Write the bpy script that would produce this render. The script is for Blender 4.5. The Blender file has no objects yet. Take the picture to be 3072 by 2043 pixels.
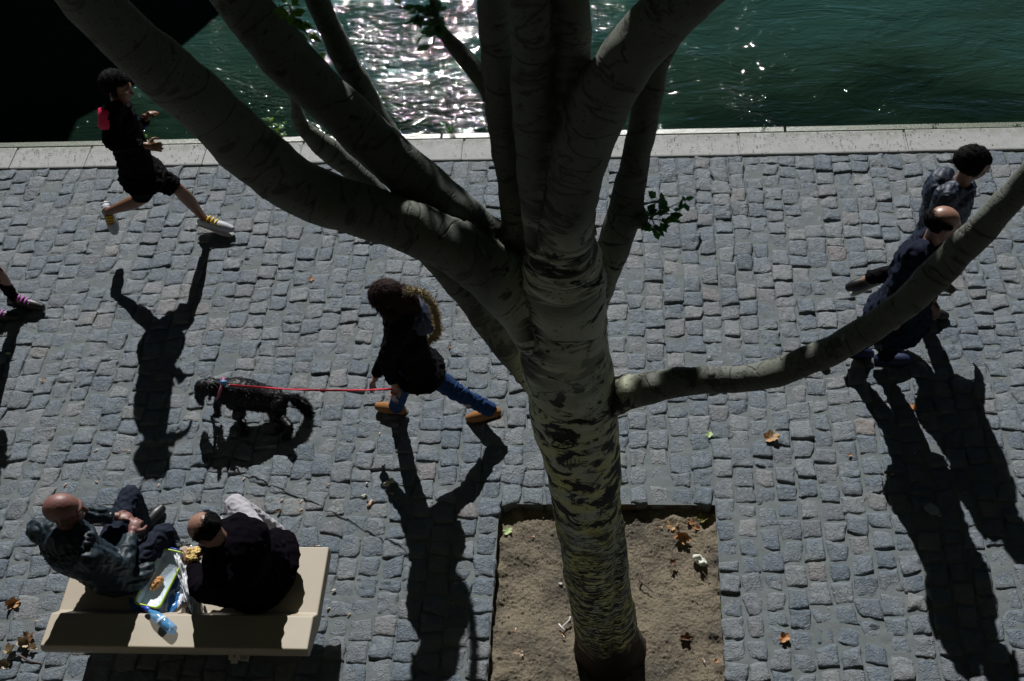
import bpy, bmesh, math, random
import numpy as np
from mathutils import Vector, Matrix, Quaternion, noise as mnoise
R = math.radians
rng = np.random.default_rng(7)
random.seed(7)
scene = bpy.context.scene
COL = scene.collection
# ------------------------------------------------------------------ camera
FPX, PITCH, ROLL, YAW, CAMH = 3845.27, R(48.964), R(6.1075), R(-7.6007), 7.3
def cam_basis():
    f = Vector((math.sin(YAW)*math.cos(PITCH), math.cos(YAW)*math.cos(PITCH), -math.sin(PITCH)))
    r = Vector((math.cos(YAW), -math.sin(YAW), 0)); u = r.cross(f)
    return f, r*math.cos(ROLL)-u*math.sin(ROLL), r*math.sin(ROLL)+u*math.cos(ROLL)
CF, CR, CU = cam_basis()
cd = bpy.data.cameras.new('camera'); cam = bpy.data.objects.new('camera', cd); COL.objects.link(cam)
cd.sensor_width = 36; cd.lens = FPX/3072*36; cd.clip_end = 500; cd.clip_start = .05
mw = Matrix.Identity(4)
for i in range(3):
    mw[i][0] = CR[i]; mw[i][1] = CU[i]; mw[i][2] = -CF[i]
mw[2][3] = CAMH
cam.matrix_world = mw
scene.camera = cam
# ------------------------------------------------------------------ sky, sun, exposure
SAZ, SEL = R(-8.35), R(38.79)          # azimuth from +Y towards +X, elevation
SUN = Vector((math.sin(SAZ)*math.cos(SEL), math.cos(SAZ)*math.cos(SEL), math.sin(SEL)))
w = bpy.data.worlds.new('World'); scene.world = w; w.use_nodes = True
nt = w.node_tree; bg = nt.nodes['Background']
sky = nt.nodes.new('ShaderNodeTexSky'); sky.sky_type = 'NISHITA'; sky.sun_disc = False
sky.sun_elevation = SEL; sky.sun_rotation = SAZ
sky.altitude = 3000; sky.air_density = .09; sky.dust_density = .1; sky.ozone_density = 2.0
nt.links.new(sky.outputs[0], bg.inputs[0]); bg.inputs[1].default_value = .05
sl = bpy.data.lights.new('sun', 'SUN'); so = bpy.data.objects.new('sun', sl); COL.objects.link(so)
sl.energy = 5.0; sl.angle = R(.5); sl.color = (1, .985, .965)
so.rotation_euler = (-SUN).to_track_quat('-Z', 'Y').to_euler()
scene.view_settings.view_transform = 'Standard'; scene.view_settings.look = 'None'
scene.view_settings.exposure = 0; scene.view_settings.gamma = 1
# ------------------------------------------------------------------ helpers
def ray(px, py):
    return CF + CR*((px-1536)/FPX) - CU*((py-1021.5)/FPX)
def atY(px, py, Y):
    d = ray(px, py); return Vector((0, 0, CAMH)) + d*(Y/d.y)
def atZ(px, py, z=0.0):
    d = ray(px, py); return Vector((0, 0, CAMH)) + d*((z-CAMH)/d.z)
def tag(o, label=None, cat=None, group=None, kind=None):
    if label: o['label'] = label
    if cat: o['category'] = cat
    if group: o['group'] = group
    if kind: o['kind'] = kind
    return o
def empty(name, loc=(0, 0, 0), label=None, cat=None, group=None):
    o = bpy.data.objects.new(name, None); COL.objects.link(o); o.location = loc
    o.empty_display_size = .1
    return tag(o, label, cat, group)
def link(name, me, mat=None, parent=None, smooth=True):
    if mat and not me.materials: me.materials.append(mat)
    if smooth: me.polygons.foreach_set('use_smooth', [True]*len(me.polygons))
    o = bpy.data.objects.new(name, me); COL.objects.link(o)
    if parent is not None:
        o.parent = parent; o.matrix_parent_inverse = Matrix.Translation(-Vector(parent.location))
    return o
def mesh(name, vs, fs):
    me = bpy.data.meshes.new(name); me.from_pydata([tuple(map(float, v)) for v in vs], [], [tuple(map(int, f)) for f in fs]); me.update()
    return me
def npmesh(name, V, Q):
    me = bpy.data.meshes.new(name); V = np.asarray(V, np.float32); Q = np.asarray(Q, np.int32)
    me.vertices.add(len(V)); me.vertices.foreach_set('co', V.ravel())
    n, k = Q.shape
    me.loops.add(n*k); me.loops.foreach_set('vertex_index', Q.ravel())
    me.polygons.add(n); me.polygons.foreach_set('loop_start', np.arange(0, n*k, k, dtype=np.int32))
    me.update(calc_edges=True)
    return me
def fattr(me, name, vals, typ='FLOAT'):
    a = me.attributes.new(name, typ, 'POINT')
    a.data.foreach_set({'FLOAT': 'value', 'FLOAT_VECTOR': 'vector', 'FLOAT_COLOR': 'color'}[typ], np.asarray(vals, np.float32).ravel())
class NT:                                 # tiny node-tree writer
    def __init__(s, name):
        s.m = bpy.data.materials.new(name); s.m.use_nodes = True; s.t = s.m.node_tree
        s.b = s.t.nodes['Principled BSDF']; s.out = s.t.nodes['Material Output']
    def n(s, typ, **kw):
        nd = s.t.nodes.new('ShaderNode'+typ)
        for k, v in kw.items():
            if k in ('inp',):
                for a, b in v.items(): s.put(nd.inputs[a], b)
            else: setattr(nd, k, v)
        return nd
    def put(s, sock, v):
        if hasattr(v, 'is_output') or hasattr(v, 'links'): s.t.links.new(v, sock)
        else: sock.default_value = v
    def P(s, **kw):
        for k, v in kw.items(): s.put(s.b.inputs[k.replace('_', ' ')], v)
        return s.m
    def coord(s, scale=(1, 1, 1), attr=None, rot=(0, 0, 0), obj='Object'):
        src = s.n('Attribute', attribute_name=attr).outputs['Vector'] if attr else s.n('TexCoord').outputs[obj]
        return s.n('Mapping', inp={'Vector': src, 'Scale': scale, 'Rotation': rot}).outputs[0]
    def noise(s, co, scale, detail=4, rough=.55, dist=0, out=0):
        return s.n('TexNoise', inp={'Vector': co, 'Scale': scale, 'Detail': detail, 'Roughness': rough, 'Distortion': dist}).outputs[out]
    def voro(s, co, scale, feature='F1', out=0, rand=1):
        return s.n('TexVoronoi', feature=feature, inp={'Vector': co, 'Scale': scale, 'Randomness': rand}).outputs[out]
    def ramp(s, fac, stops, interp='LINEAR'):
        r = s.n('ValToRGB', inp={'Fac': fac}); r.color_ramp.interpolation = interp; e = r.color_ramp.elements
        while len(e) > 1: e.remove(e[-1])
        for i, (p, c) in enumerate(stops):
            if not hasattr(c, '__len__'): c = (c, c, c)
            x = e[0] if i == 0 else e.new(p)
            x.position = p; x.color = (*c, 1)
        return r.outputs[0]
    def mix(s, f, a, b, mode='MIX'):
        nd = s.n('Mix', data_type='RGBA', blend_type=mode)
        s.put(nd.inputs[0], f)
        for k, v in ((6, a), (7, b)):
            if not hasattr(v, 'links') and len(v) == 3: v = (*v, 1)
            s.put(nd.inputs[k], v)
        return nd.outputs[2]
    def math(s, op, a, b=0.0, c=None):
        nd = s.n('Math', operation=op); s.put(nd.inputs[0], a); s.put(nd.inputs[1], b)
        if c is not None: s.put(nd.inputs[2], c)
        return nd.outputs[0]
    def bump(s, h, strength=.5, dist=.01, normal=None):
        nd = s.n('Bump', inp={'Height': h, 'Strength': strength, 'Distance': dist})
        if normal is not None: s.put(nd.inputs['Normal'], normal)
        return nd.outputs[0]
def simple(name, col, rough=.7, noise_amt=.15, scale=30, bump=.1, bdist=.002, spec=.5, **kw):
    t = NT(name); co = t.coord()
    n = t.noise(co, scale, 5)
    c = t.mix(n, tuple(x*(1-noise_amt) for x in col), tuple(min(1, x*(1+noise_amt)) for x in col))
    t.P(Base_Color=c, Roughness=rough, Normal=t.bump(n, bump, bdist))
    t.b.inputs['Specular IOR Level'].default_value = spec
    for k, v in kw.items(): t.put(t.b.inputs[k.replace('_', ' ')], v)
    return t.m
def box_me(name, x0, x1, y0, y1, z0, z1, bev=.0, seg=2):
    bm = bmesh.new(); bmesh.ops.create_cube(bm, size=1)
    for v in bm.verts: v.co = Vector(((x0+x1)/2+v.co.x*(x1-x0), (y0+y1)/2+v.co.y*(y1-y0), (z0+z1)/2+v.co.z*(z1-z0)))
    if bev: bmesh.ops.bevel(bm, geom=bm.edges[:], offset=bev, segments=seg, affect='EDGES', profile=.6)
    me = bpy.data.meshes.new(name); bm.to_mesh(me); bm.free(); return me
def catmull(P, n=8):
    P = [np.array(p, float) for p in P]; P = [2*P[0]-P[1]]+P+[2*P[-1]-P[-2]]; out = []
    for i in range(1, len(P)-2):
        a, b, c, d = P[i-1:i+3]
        for k in range(n):
            t = k/n; out.append(.5*((2*b)+(-a+c)*t+(2*a-5*b+4*c-d)*t*t+(-a+3*b-3*c+d)*t**3))
    out.append(P[-2]); return np.array(out)
def tube_arrays(C, rad, seg=12, cap=True, flat=None):
    """C (n,3) centres, rad (n,) ; flat: optional (n,) squash of the binormal axis. returns verts, quads/tris list, frames"""
    C = np.asarray(C, float); n = len(C); rad = np.asarray(rad, float)
    T = np.gradient(C, axis=0); T /= np.linalg.norm(T, axis=1)[:, None]+1e-12
    a = np.array([0, 0, 1.]) if abs(T[0][2]) < .9 else np.array([1., 0, 0])
    N = np.cross(T[0], a); N /= np.linalg.norm(N); Ns = [N]
    for i in range(1, n):
        N = N-T[i]*N.dot(T[i]); N /= np.linalg.norm(N)+1e-12; Ns.append(N)
    Ns = np.array(Ns); Bs = np.cross(T, Ns)
    th = np.linspace(0, 2*np.pi, seg, endpoint=False)
    fl = np.ones(n) if flat is None else np.asarray(flat, float)
    V = (C[:, None]+rad[:, None, None]*(np.cos(th)[None, :, None]*Ns[:, None]+np.sin(th)[None, :, None]*Bs[:, None]*fl[:, None, None])).reshape(-1, 3)
    F = []
    for i in range(n-1):
        for j in range(seg):
            k = (j+1) % seg; F.append((i*seg+j, i*seg+k, (i+1)*seg+k, (i+1)*seg+j))
    V = list(V)
    if cap:
        V.append(C[0]-T[0]*rad[0]*.5); V.append(C[-1]+T[-1]*rad[-1]*.5); a0, b0 = len(V)-2, len(V)-1
        for j in range(seg):
            k = (j+1) % seg; F.append((a0, k, j)); F.append((b0, (n-1)*seg+j, (n-1)*seg+k))
    return V, F, (T, Ns, Bs)
class MB:                                 # mesh gatherer
    def __init__(s): s.V = []; s.F = []
    def add(s, V, F):
        o = len(s.V); s.V += [tuple(v) for v in V]; s.F += [tuple(i+o for i in f) for f in F]; return s
    def tube(s, pts, rad, seg=12, sub=6, flat=None):
        pts = np.array([tuple(p) for p in pts], float); rad = np.broadcast_to(np.asarray(rad, float), (len(pts),))
        Q = np.c_[pts, rad]
        if len(pts) > 2 and sub > 1: Q = catmull(Q, sub)
        elif sub > 1: Q = np.array([Q[0]+(Q[1]-Q[0])*t for t in np.linspace(0, 1, sub)])
        V, F, _ = tube_arrays(Q[:, :3], np.maximum(Q[:, 3], 1e-4), seg, True, None if flat is None else np.full(len(Q), flat))
        return s.add(V, F)
    def ball(s, c, r, sub=2, rot=None):
        bm = bmesh.new(); bmesh.ops.create_icosphere(bm, subdivisions=sub, radius=1)
        r = (r, r, r) if not hasattr(r, '__len__') else r
        M = rot.to_3x3() if rot is not None else Matrix.Identity(3)
        V = [Vector(c)+M @ Vector((v.co.x*r[0], v.co.y*r[1], v.co.z*r[2])) for v in bm.verts]
        F = [[v.index for v in f.verts] for f in bm.faces]; bm.free(); return s.add(V, F)
    def box(s, c, h, rot=None):
        M = rot.to_3x3() if rot is not None else Matrix.Identity(3)
        V = [Vector(c)+M @ Vector((x*h[0], y*h[1], z*h[2])) for x in (-1, 1) for y in (-1, 1) for z in (-1, 1)]
        return s.add(V, [(0, 1, 3, 2), (4, 6, 7, 5), (0, 4, 5, 1), (2, 3, 7, 6), (0, 2, 6, 4), (1, 5, 7, 3)])
    def me(s, name='m'): return mesh(name, s.V, s.F)
    def remesh(s, name, voxel, smooth=2, factor=.5):
        me = s.me('tmp'); o = bpy.data.objects.new('tmp', me); COL.objects.link(o)
        m = o.modifiers.new('r', 'REMESH'); m.mode = 'VOXEL'; m.voxel_size = voxel
        if smooth:
            k = o.modifiers.new('s', 'SMOOTH'); k.factor = factor; k.iterations = smooth
        dg = bpy.context.evaluated_depsgraph_get(); r = bpy.data.meshes.new_from_object(o.evaluated_get(dg))
        r.name = name; bpy.data.objects.remove(o); bpy.data.meshes.remove(me); return r
def sines(P, seed, freq, amp, n=5):
    g = np.random.default_rng(seed); out = np.zeros(len(P))
    for i in range(n):
        k = g.normal(size=3); k *= freq*(1+.6*g.random())/np.linalg.norm(k); out += np.sin(P@k*2*np.pi+g.random()*6.28)
    return out*amp/n**.5
def get_co(me):
    a = np.empty(len(me.vertices)*3, np.float32); me.vertices.foreach_get('co', a); return a.reshape(-1, 3).astype(float)
def set_co(me, V):
    me.vertices.foreach_set('co', np.asarray(V, np.float32).ravel()); me.update()
def get_no(me):
    a = np.empty(len(me.vertices)*3, np.float32); me.vertex_normals.foreach_get('vector', a); return a.reshape(-1, 3).astype(float)

# ================================================================== SETTING
KERB_Y = 8.34
PX0, PX1, PY0, PY1 = -.845, .60, 3.33, 4.83      # the tree pit
# ---- cobbles: every stone is real geometry
def build_cobbles():
    cells = []
    x = PX0; cols = []
    while x < 7.6: w_ = rng.uniform(.139, .160); cols.append((x, x+w_)); x += w_
    # columns are fitted to the pit's right side too
    tot = [c for c in cols if c[0] < PX1-.05]; k = (PX1-PX0)/(tot[-1][1]-PX0)
    cols = [(PX0+(a-PX0)*k, PX0+(b-PX0)*k) for a, b in cols]
    x = PX0
    while x > -9.5: w_ = rng.uniform(.139, .160); cols.append((x-w_, x)); x -= w_
    cols.sort()
    ph = 0
    for ci, (a, b) in enumerate(cols):
        mid = (a+b)/2; ph += rng.uniform(.03, .09) if mid < -2.5 else rng.uniform(-.02, .09)
        segs = [(1.6, KERB_Y-.01)] if not (PX0 < mid < PX1) else [(1.6, PY0), (PY1, KERB_Y-.01)]
        for (s0, s1) in segs:
            y = s0-(ph % .16) if s0 < 2 else s0
            ys = []
            while y < s1-.05:
                L = rng.uniform(.132, .174) if rng.random() > .07 else rng.uniform(.09, .12)
                if s1-(y+L) < .07: L = s1-y
                ys.append((y, y+L)); y += L
            for (c, d) in ys: cells.append((a, b, max(c, s0-.1), d))
    C = np.array(cells); n = len(C); g = rng
    cx, cy = (C[:, 0]+C[:, 1])/2, (C[:, 2]+C[:, 3])/2
    wide = np.clip((5.6-cy)/1.2, 0, 1)*np.clip((cx+1.6)/1.0, 0, 1)
    gap = .002+.006*g.random(n)+.013*wide
    wx, wy = (C[:, 1]-C[:, 0])-gap, (C[:, 3]-C[:, 2])-gap*.9
    N = 9; t = np.linspace(-1, 1, N); t = np.sign(t)*np.abs(t)**.75
    u, v = np.meshgrid(t, t, indexing='ij'); u, v = u.ravel(), v.ravel()
    kk = g.uniform(.02, .28, n)[:, None]
    X = u*np.sqrt(1-v*v*kk/2); Y = v*np.sqrt(1-u*u*kk/2)
    X = X*wx[:, None]/2; Y = Y*wy[:, None]/2
    ang = g.normal(0, .035, n)[:, None]; sk = g.normal(0, .05, n)[:, None]+np.clip((-2.2-cx)/3, 0, 1)[:, None]*.10
    X, Y = X*np.cos(ang)-Y*np.sin(ang), X*np.sin(ang)+Y*np.cos(ang)+X*sk
    def four(fr, amp, m=4):
        o = np.zeros((n, N*N))
        for i in range(m):
            a = g.uniform(0, 2*np.pi, (n, 1)); p = g.uniform(0, 6.28, (n, 1)); f = fr*g.uniform(.6, 1.5, (n, 1))
            o += np.sin((X*np.cos(a)+Y*np.sin(a))*f+p)
        return o*amp/m**.5
    jx_ = g.normal(0, .0045, (n, 3)); jy_ = g.normal(0, .0045, (n, 3))
    X2 = X+four(45, .004)+four(110, .002)+jx_[:, :1]*u+jx_[:, 1:2]*v+jx_[:, 2:]*u*v; Y2 = Y+four(45, .004)+four(110, .002)+jy_[:, :1]*u+jy_[:, 1:2]*v+jy_[:, 2:]*u*v
    edge = np.maximum(np.abs(u), np.abs(v))
    rough = np.where(g.random(n) < .45, 1.5, .45)*g.uniform(.6, 1.3, n)
    Z = g.normal(0, .004, n)[:, None]+X*g.normal(0, .05, (n, 1))+Y*g.normal(.02, .06, (n, 1)) - .008*edge**9 + .002*(1-edge**2) + .002
    rid = four(60, 1)+.6*four(130, 1); Z = Z+(.0022*rid+.0045*np.abs(four(42, 1))-.002)*rough[:, None]
    row_up = ((cy > 6.7) & (cx > .1) & (cx < 1.0) & (g.random(n) < .5)); Z = Z+row_up[:, None]*(.014+Y*.12)
    V = np.stack([X2+cx[:, None], Y2+cy[:, None], Z], -1)          # n, 81, 3
    idx = np.arange(N*N).reshape(N, N)
    q = np.stack([idx[:-1, :-1], idx[1:, :-1], idx[1:, 1:], idx[:-1, 1:]], -1).reshape(-1, 4)
    ring = np.r_[idx[:, 0], idx[-1, 1:], idx[-2::-1, -1], idx[0, -2:0:-1]]
    S = V[:, ring].copy(); S[..., 2] = -.085; S[..., :2] = (S[..., :2]-np.stack([cx, cy], -1)[:, None])*.97+np.stack([cx, cy], -1)[:, None]
    m = len(ring); VV = np.concatenate([V, S], 1); base = N*N
    rq = np.stack([ring, np.roll(ring, -1), base+(np.arange(m)+1) % m, base+np.arange(m)], -1)[:, ::-1]
    q = np.concatenate([q, rq]); tot = N*N+m
    Q = (q[None]+np.arange(n)[:, None, None]*tot).reshape(-1, 4)
    me = npmesh('cobbles', VV.reshape(-1, 3), Q)
    tone = np.repeat(g.random(n), tot); warm = np.repeat(np.where(g.random(n) < .008, .5, (g.random(n) < .25)*g.random(n)*.25), tot)
    fattr(me, 'tone', tone); fattr(me, 'warm', warm)
    return me
t = NT('basalt_cobble'); co = t.coord()
tone = t.n('Attribute', attribute_name='tone').outputs['Fac']; warm = t.n('Attribute', attribute_name='warm').outputs['Fac']
n1 = t.noise(co, 22, 6, .65); n2 = t.noise(co, 90, 5, .7); n3 = t.noise(co, 3, 3)
c = t.ramp(tone, [(0, (.080, .118, .158)), (.5, (.118, .160, .200)), (.85, (.155, .190, .222)), (1, (.21, .228, .24))])
c = t.mix(warm, c, (.24, .18, .15)); c = t.mix(t.ramp(n1, [(.35, 0), (.7, 1)]), t.mix(.28, c, (.04, .05, .06)), t.mix(.22, c, (.30, .31, .31)))
dust = t.ramp(t.math('ADD', t.math('MULTIPLY', n3, .6), t.math('MULTIPLY', n2, .4)), [(.50, 0), (.64, .55)])
c = t.mix(dust, c, (.24, .24, .225))
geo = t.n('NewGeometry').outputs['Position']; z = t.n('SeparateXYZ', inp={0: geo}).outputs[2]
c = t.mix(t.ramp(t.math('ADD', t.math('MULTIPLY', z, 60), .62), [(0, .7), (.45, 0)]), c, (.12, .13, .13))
hb = t.math('ADD', t.math('MULTIPLY', t.noise(co, 38, 6, .6, 1.2), 1.0), t.math('MULTIPLY', t.noise(co, 190, 4, .6), .25))
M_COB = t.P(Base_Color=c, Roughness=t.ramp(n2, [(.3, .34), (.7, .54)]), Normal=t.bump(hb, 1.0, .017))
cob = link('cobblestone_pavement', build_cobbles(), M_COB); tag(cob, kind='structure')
# ---- mortar sheet with the pit cut out
def grid_me(name, x0, x1, y0, y1, nx, ny, zf):
    X, Y = np.meshgrid(np.linspace(x0, x1, nx), np.linspace(y0, y1, ny), indexing='ij')
    P = np.stack([X, Y, np.zeros_like(X)], -1).reshape(-1, 3); P[:, 2] = zf(P)
    i = np.arange(nx*ny).reshape(nx, ny)
    return P, np.stack([i[:-1, :-1], i[1:, :-1], i[1:, 1:], i[:-1, 1:]], -1).reshape(-1, 4)
t = NT('joint_sand'); co = t.coord(); n1 = t.noise(co, 14, 5); n2 = t.noise(co, 260, 3, .8)
c = t.mix(n1, (.095, .117, .125), (.165, .187, .190)); c = t.mix(t.ramp(n2, [(.45, 0), (.68, .5)]), c, (.24, .245, .235))
c = t.mix(t.ramp(t.voro(co, 120), [(.0, .6), (.12, 0)]), c, (.07, .07, .06))
M_SAND = t.P(Base_Color=c, Roughness=.95, Normal=t.bump(t.math('ADD', n2, t.math('MULTIPLY', n1, 2)), .7, .006))
def zs(P): return -.0068+sines(P, 3, 1.2, .0025)+sines(P, 4, 7, .0024)+sines(P, 5, 16, .0016)+sines(P, 6, 33, .001)
mb_v, mb_q = [], []; off = 0
for (a, b, c_, d) in ((-9.6, PX0-.005, 1.5, KERB_Y), (PX1+.005, 7.7, 1.5, KERB_Y), (PX0-.005, PX1+.005, PY1+.004, KERB_Y), (PX0-.005, PX1+.005, 1.5, PY0-.004)):
    P, Q = grid_me('g', a, b, c_, d, max(3, int((b-a)/.03)), max(3, int((d-c_)/.03)), zs); mb_v.append(P); mb_q.append(Q+off); off += len(P)
tag(link('joint_mortar', npmesh('mortar', np.concatenate(mb_v), np.concatenate(mb_q)), M_SAND), kind='structure')
gm = MB()
gz = -.16
for (a, b, c_, d) in ((-60, 60, -40, KERB_Y+.3),): gm.add([(a, c_, gz), (b, c_, gz), (b, d, gz), (a, d, gz)], [(0, 1, 2, 3)])
# the paved quay beyond the modelled stones
for (a, b, c_, d) in ((-60, -9.6, 0, KERB_Y), (7.7, 60, 0, KERB_Y), (-9.6, 7.7, 0, 1.5)): gm.add([(a, c_, -.004), (b, c_, -.004), (b, d, -.004), (a, d, -.004)], [(0, 1, 2, 3)])
t = NT('far_paving'); co = t.coord(); v = t.voro(co, 7.0, 'DISTANCE_TO_EDGE', rand=.35); n1 = t.noise(co, 25, 5)
c = t.mix(t.ramp(v, [(.02, 0), (.08, 1)]), (.19, .185, .17), t.mix(n1, (.09, .11, .13), (.17, .185, .2)))
M_GROUND = t.P(Base_Color=c, Roughness=.8, Normal=t.bump(t.math('ADD', t.ramp(v, [(0, 0), (.1, 1)]), t.math('MULTIPLY', n1, .4)), .5, .01))
tag(link('ground', gm.me('ground'), M_GROUND, smooth=False), kind='structure')
# ---- soil in the pit
def zsoil(P):
    d = np.minimum.reduce([P[:, 0]-PX0, PX1-P[:, 0], PY1-P[:, 1]])
    z = -.092+sines(P, 11, 1.1, .012)+np.array([.017*mnoise.fractal(Vector((p[0]*7, p[1]*7, 3)), .8, 2.1, 6)+.007*mnoise.noise(Vector((p[0]*60, p[1]*60, 1))) for p in P])
    z += .022*np.exp(-((d-.02)/.10)**2)*(.6+sines(P, 16, 6, .5))
    r = np.hypot(P[:, 0]+.08, P[:, 1]-3.80); return z+.03*np.exp(-(r/.30)**2)
P, Q = grid_me('soil', PX0-.02, PX1+.02, PY0-.02, PY1+.02, 260, 270, zsoil)
t = NT('dry_soil'); co = t.coord(); n1 = t.noise(co, 2.4, 4, .6); n2 = t.noise(co, 30, 6, .75); n3 = t.noise(co, 160, 4, .8)
c = t.mix(t.ramp(t.math('ADD', t.math('MULTIPLY', n1, .7), t.math('MULTIPLY', n2, .3)), [(.40, 0), (.56, 1)]), (.085, .078, .064), (.30, .25, .175))
c = t.mix(t.ramp(n3, [(.35, .75), (.52, 0)]), c, (.055, .045, .033)); c = t.mix(t.ramp(n3, [(.58, 0), (.72, .6)]), c, (.42, .37, .29))
c = t.mix(t.ramp(t.voro(co, 42), [(.0, .7), (.10, 0)]), c, (.04, .035, .03))
M_SOIL = t.P(Base_Color=c, Roughness=.97, Normal=t.bump(t.math('ADD', t.math('MULTIPLY', n2, 2.2), n3), .95, .013))
tag(link('soil', npmesh('soil', P, Q), M_SOIL), kind='structure')
pw = MB(); tz = -.15
for a, b in (((PX0, PY0), (PX0, PY1)), ((PX0, PY1), (PX1, PY1)), ((PX1, PY1), (PX1, PY0)), ((PX1, PY0), (PX0, PY0))):
    n = Vector((-(b[1]-a[1]), b[0]-a[0], 0)).normalized()*.012
    pw.add([(a[0]+n.x, a[1]+n.y, -.012), (b[0]+n.x, b[1]+n.y, -.012), (b[0]+n.x, b[1]+n.y, tz), (a[0]+n.x, a[1]+n.y, tz)], [(0, 1, 2, 3)])
M_EARTH = simple('pit_earth', (.10, .075, .055), .95, .4, 40, .6, .006)
tag(link('pit_edge', pw.me('pit_edge'), M_EARTH, smooth=False), kind='structure')
# ---- coping stones along the river
t = NT('limestone_coping'); co = t.coord(); n1 = t.noise(co, 3.0, 5, .6); n2 = t.noise(co, 60, 6, .7); n3 = t.noise(co, 14, 5, .65)
c = t.mix(n1, (.27, .28, .285), (.385, .395, .39)); c = t.mix(t.ramp(n2, [(.4, .35), (.6, 0)]), c, (.20, .205, .195)); c = t.mix(t.ramp(n3, [(.48, 0), (.66, .55)]), c, (.235, .24, .22))
yy = t.n('SeparateXYZ', inp={0: t.n('NewGeometry').outputs['Position']}).outputs[1]
grime = t.math('MULTIPLY', t.ramp(t.math('SUBTRACT', yy, KERB_Y), [(.15, 0), (.26, .85)]), t.ramp(n3, [(.38, 0), (.55, 1)]))
c = t.mix(grime, c, (.20, .205, .18))
sp = t.voro(t.coord((1, 1.8, 1)), 17); sp2 = t.ramp(t.noise(co, 1.6, 3), [(.46, 0), (.54, 1)])
c = t.mix(t.math('MULTIPLY', t.ramp(sp, [(.13, 1), (.17, 0)]), sp2), c, (.03, .03, .03))
c = t.mix(t.math('MULTIPLY', t.ramp(t.voro(t.coord((1, 2, 1), rot=(0, 0, .6)), 60), [(.10, .8), (.16, 0)]), sp2), c, (.05, .05, .05))
M_COP = t.P(Base_Color=c, Roughness=.72, Normal=t.bump(t.math('ADD', n2, n3), .35, .006))
kb = bmesh.new(); x = -60
joints = [-60, -40, -20, -12, -9.2, -7.4, -5.62, -4.93, -4.10, -2.95, -1.90, -.55, .62, 2.02, 3.5, 5.0, 6.6, 9, 14, 30, 60]
jx = [atZ(px, 480).x for px in (40, 262, 612, 900, 1386, 1812, 2222, 2730)]
joints = [-60, -30, -14, -10, -8.4, -6.7] + jx + [jx[-1]+1.3, jx[-1]+2.6, jx[-1]+4, 9, 20, 60]
kv, kf = [], []
for a, b in zip(joints[:-1], joints[1:]):
    me = box_me('c', a+.006, b-.006, KERB_Y+.012, KERB_Y+.292, -.35, .012+random.uniform(-.004, .004), .014, 2)
    o = len(kv); kv += [tuple(v.co) for v in me.vertices]; kf += [tuple(i+o for i in p.vertices) for p in me.polygons]; bpy.data.meshes.remove(me)
kb.free()
bot = MB(); bot.box((0, KERB_Y+.15, -.20), (60, .12, .198)); o = len(kv); kv += bot.V; kf += [tuple(i+o for i in f) for f in bot.F]
tag(link('kerb', mesh('kerb', kv, kf), M_COP, smooth=False), kind='structure')
# ---- quay wall face and the weedy timber fender along it
qw = MB(); qw.box((0, KERB_Y+.15, -2.35), (60, .13, 1.99))
M_QUAY = simple('quay_wall_stone', (.16, .17, .13), .8, .4, 6, .5, .02)
tag(link('quay_wall', qw.me(), M_QUAY, smooth=False), kind='structure')
t = NT('fender_timber'); co = t.coord((1, 6, 1)); n1 = t.noise(co, 9, 6, .7); n2 = t.noise(t.coord(), 70, 4)
c = t.mix(n1, (.07, .085, .06), (.18, .20, .16)); c = t.mix(t.ramp(n2, [(.5, 0), (.62, .7)]), c, (.09, .13, .05))
M_FEND = t.P(Base_Color=c, Roughness=t.ramp(n2, [(.4, .18), (.6, .6)]), Normal=t.bump(n2, .5, .006))
fm = MB(); x = -40.0
while x < 40:
    L = random.uniform(2.6, 3.4); fm.box((x+L/2, 8.838, -.175), (L/2-.012, .030, .045)); x += L
fm.box((0, 8.70, -.26), (40, .09, .035))
tag(link('quay_ledge', fm.me(), M_FEND, smooth=False), kind='structure')
# ---- river
t = NT('river_water'); co = t.coord()
warp = t.noise(t.coord((.55, .9, 1)), 1.0, 3)
swell = t.noise(t.coord((1.0, 2.0, 1)), 1.35, 3, .55, .8)
mid = t.noise(t.coord((1.0, 2.1, 1), rot=(0, 0, .15)), 4.5, 2, .55, .9)
rip = t.noise(t.coord((1.0, 2.4, 1), rot=(0, 0, -.2)), 13, 2, .5, 1.0)
fine = t.noise(t.coord((1.0, 2.6, 1)), 38, 1, .6, .6)
patch = t.ramp(t.noise(t.coord((.5, 1.5, 1), rot=(0, 0, .22)), 1.25, 4, .6, .7), [(.47, .10), (.60, 1)])
xx = t.n('SeparateXYZ', inp={0: t.n('NewGeometry').outputs['Position']}).outputs[0]
left = t.ramp(t.math('MULTIPLY', t.math('ADD', xx, 8), .1), [(.20, .9), (.34, .75), (.46, .26), (.86, .1)])
yq = t.n('SeparateXYZ', inp={0: t.n('NewGeometry').outputs['Position']}).outputs[1]
lap = t.ramp(t.math('SUBTRACT', yq, 9.0), [(0, 1), (.30, .8), (.75, 0)])
amt = t.math('MAXIMUM', patch, left)
h = t.math('ADD', t.math('MULTIPLY', swell, 1.9), t.math('MULTIPLY', mid, .58))
h = t.math('ADD', h, t.math('MULTIPLY', t.math('ADD', t.math('MULTIPLY', rip, .24), t.math('MULTIPLY', fine, .010)), amt))
yv = t.n('SeparateXYZ', inp={0: t.n('NewGeometry').outputs['Position']}).outputs[1]
h = t.math('ADD', h, t.math('MULTIPLY', lap, t.math('MULTIPLY', t.noise(t.coord((1, 1.3, 1)), 24, 1), .34)))
near = t.math('ADD', t.math('MULTIPLY', t.math('SUBTRACT', yv, 9.2), .30), t.math('MULTIPLY', t.math('SUBTRACT', warp, .5), 1.2))
c = t.ramp(near, [(.0, (.004, .010, .010)), (.30, (.006, .016, .010)), (.55, (.013, .032, .022)), (1, (.019, .055, .046))])
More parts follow.
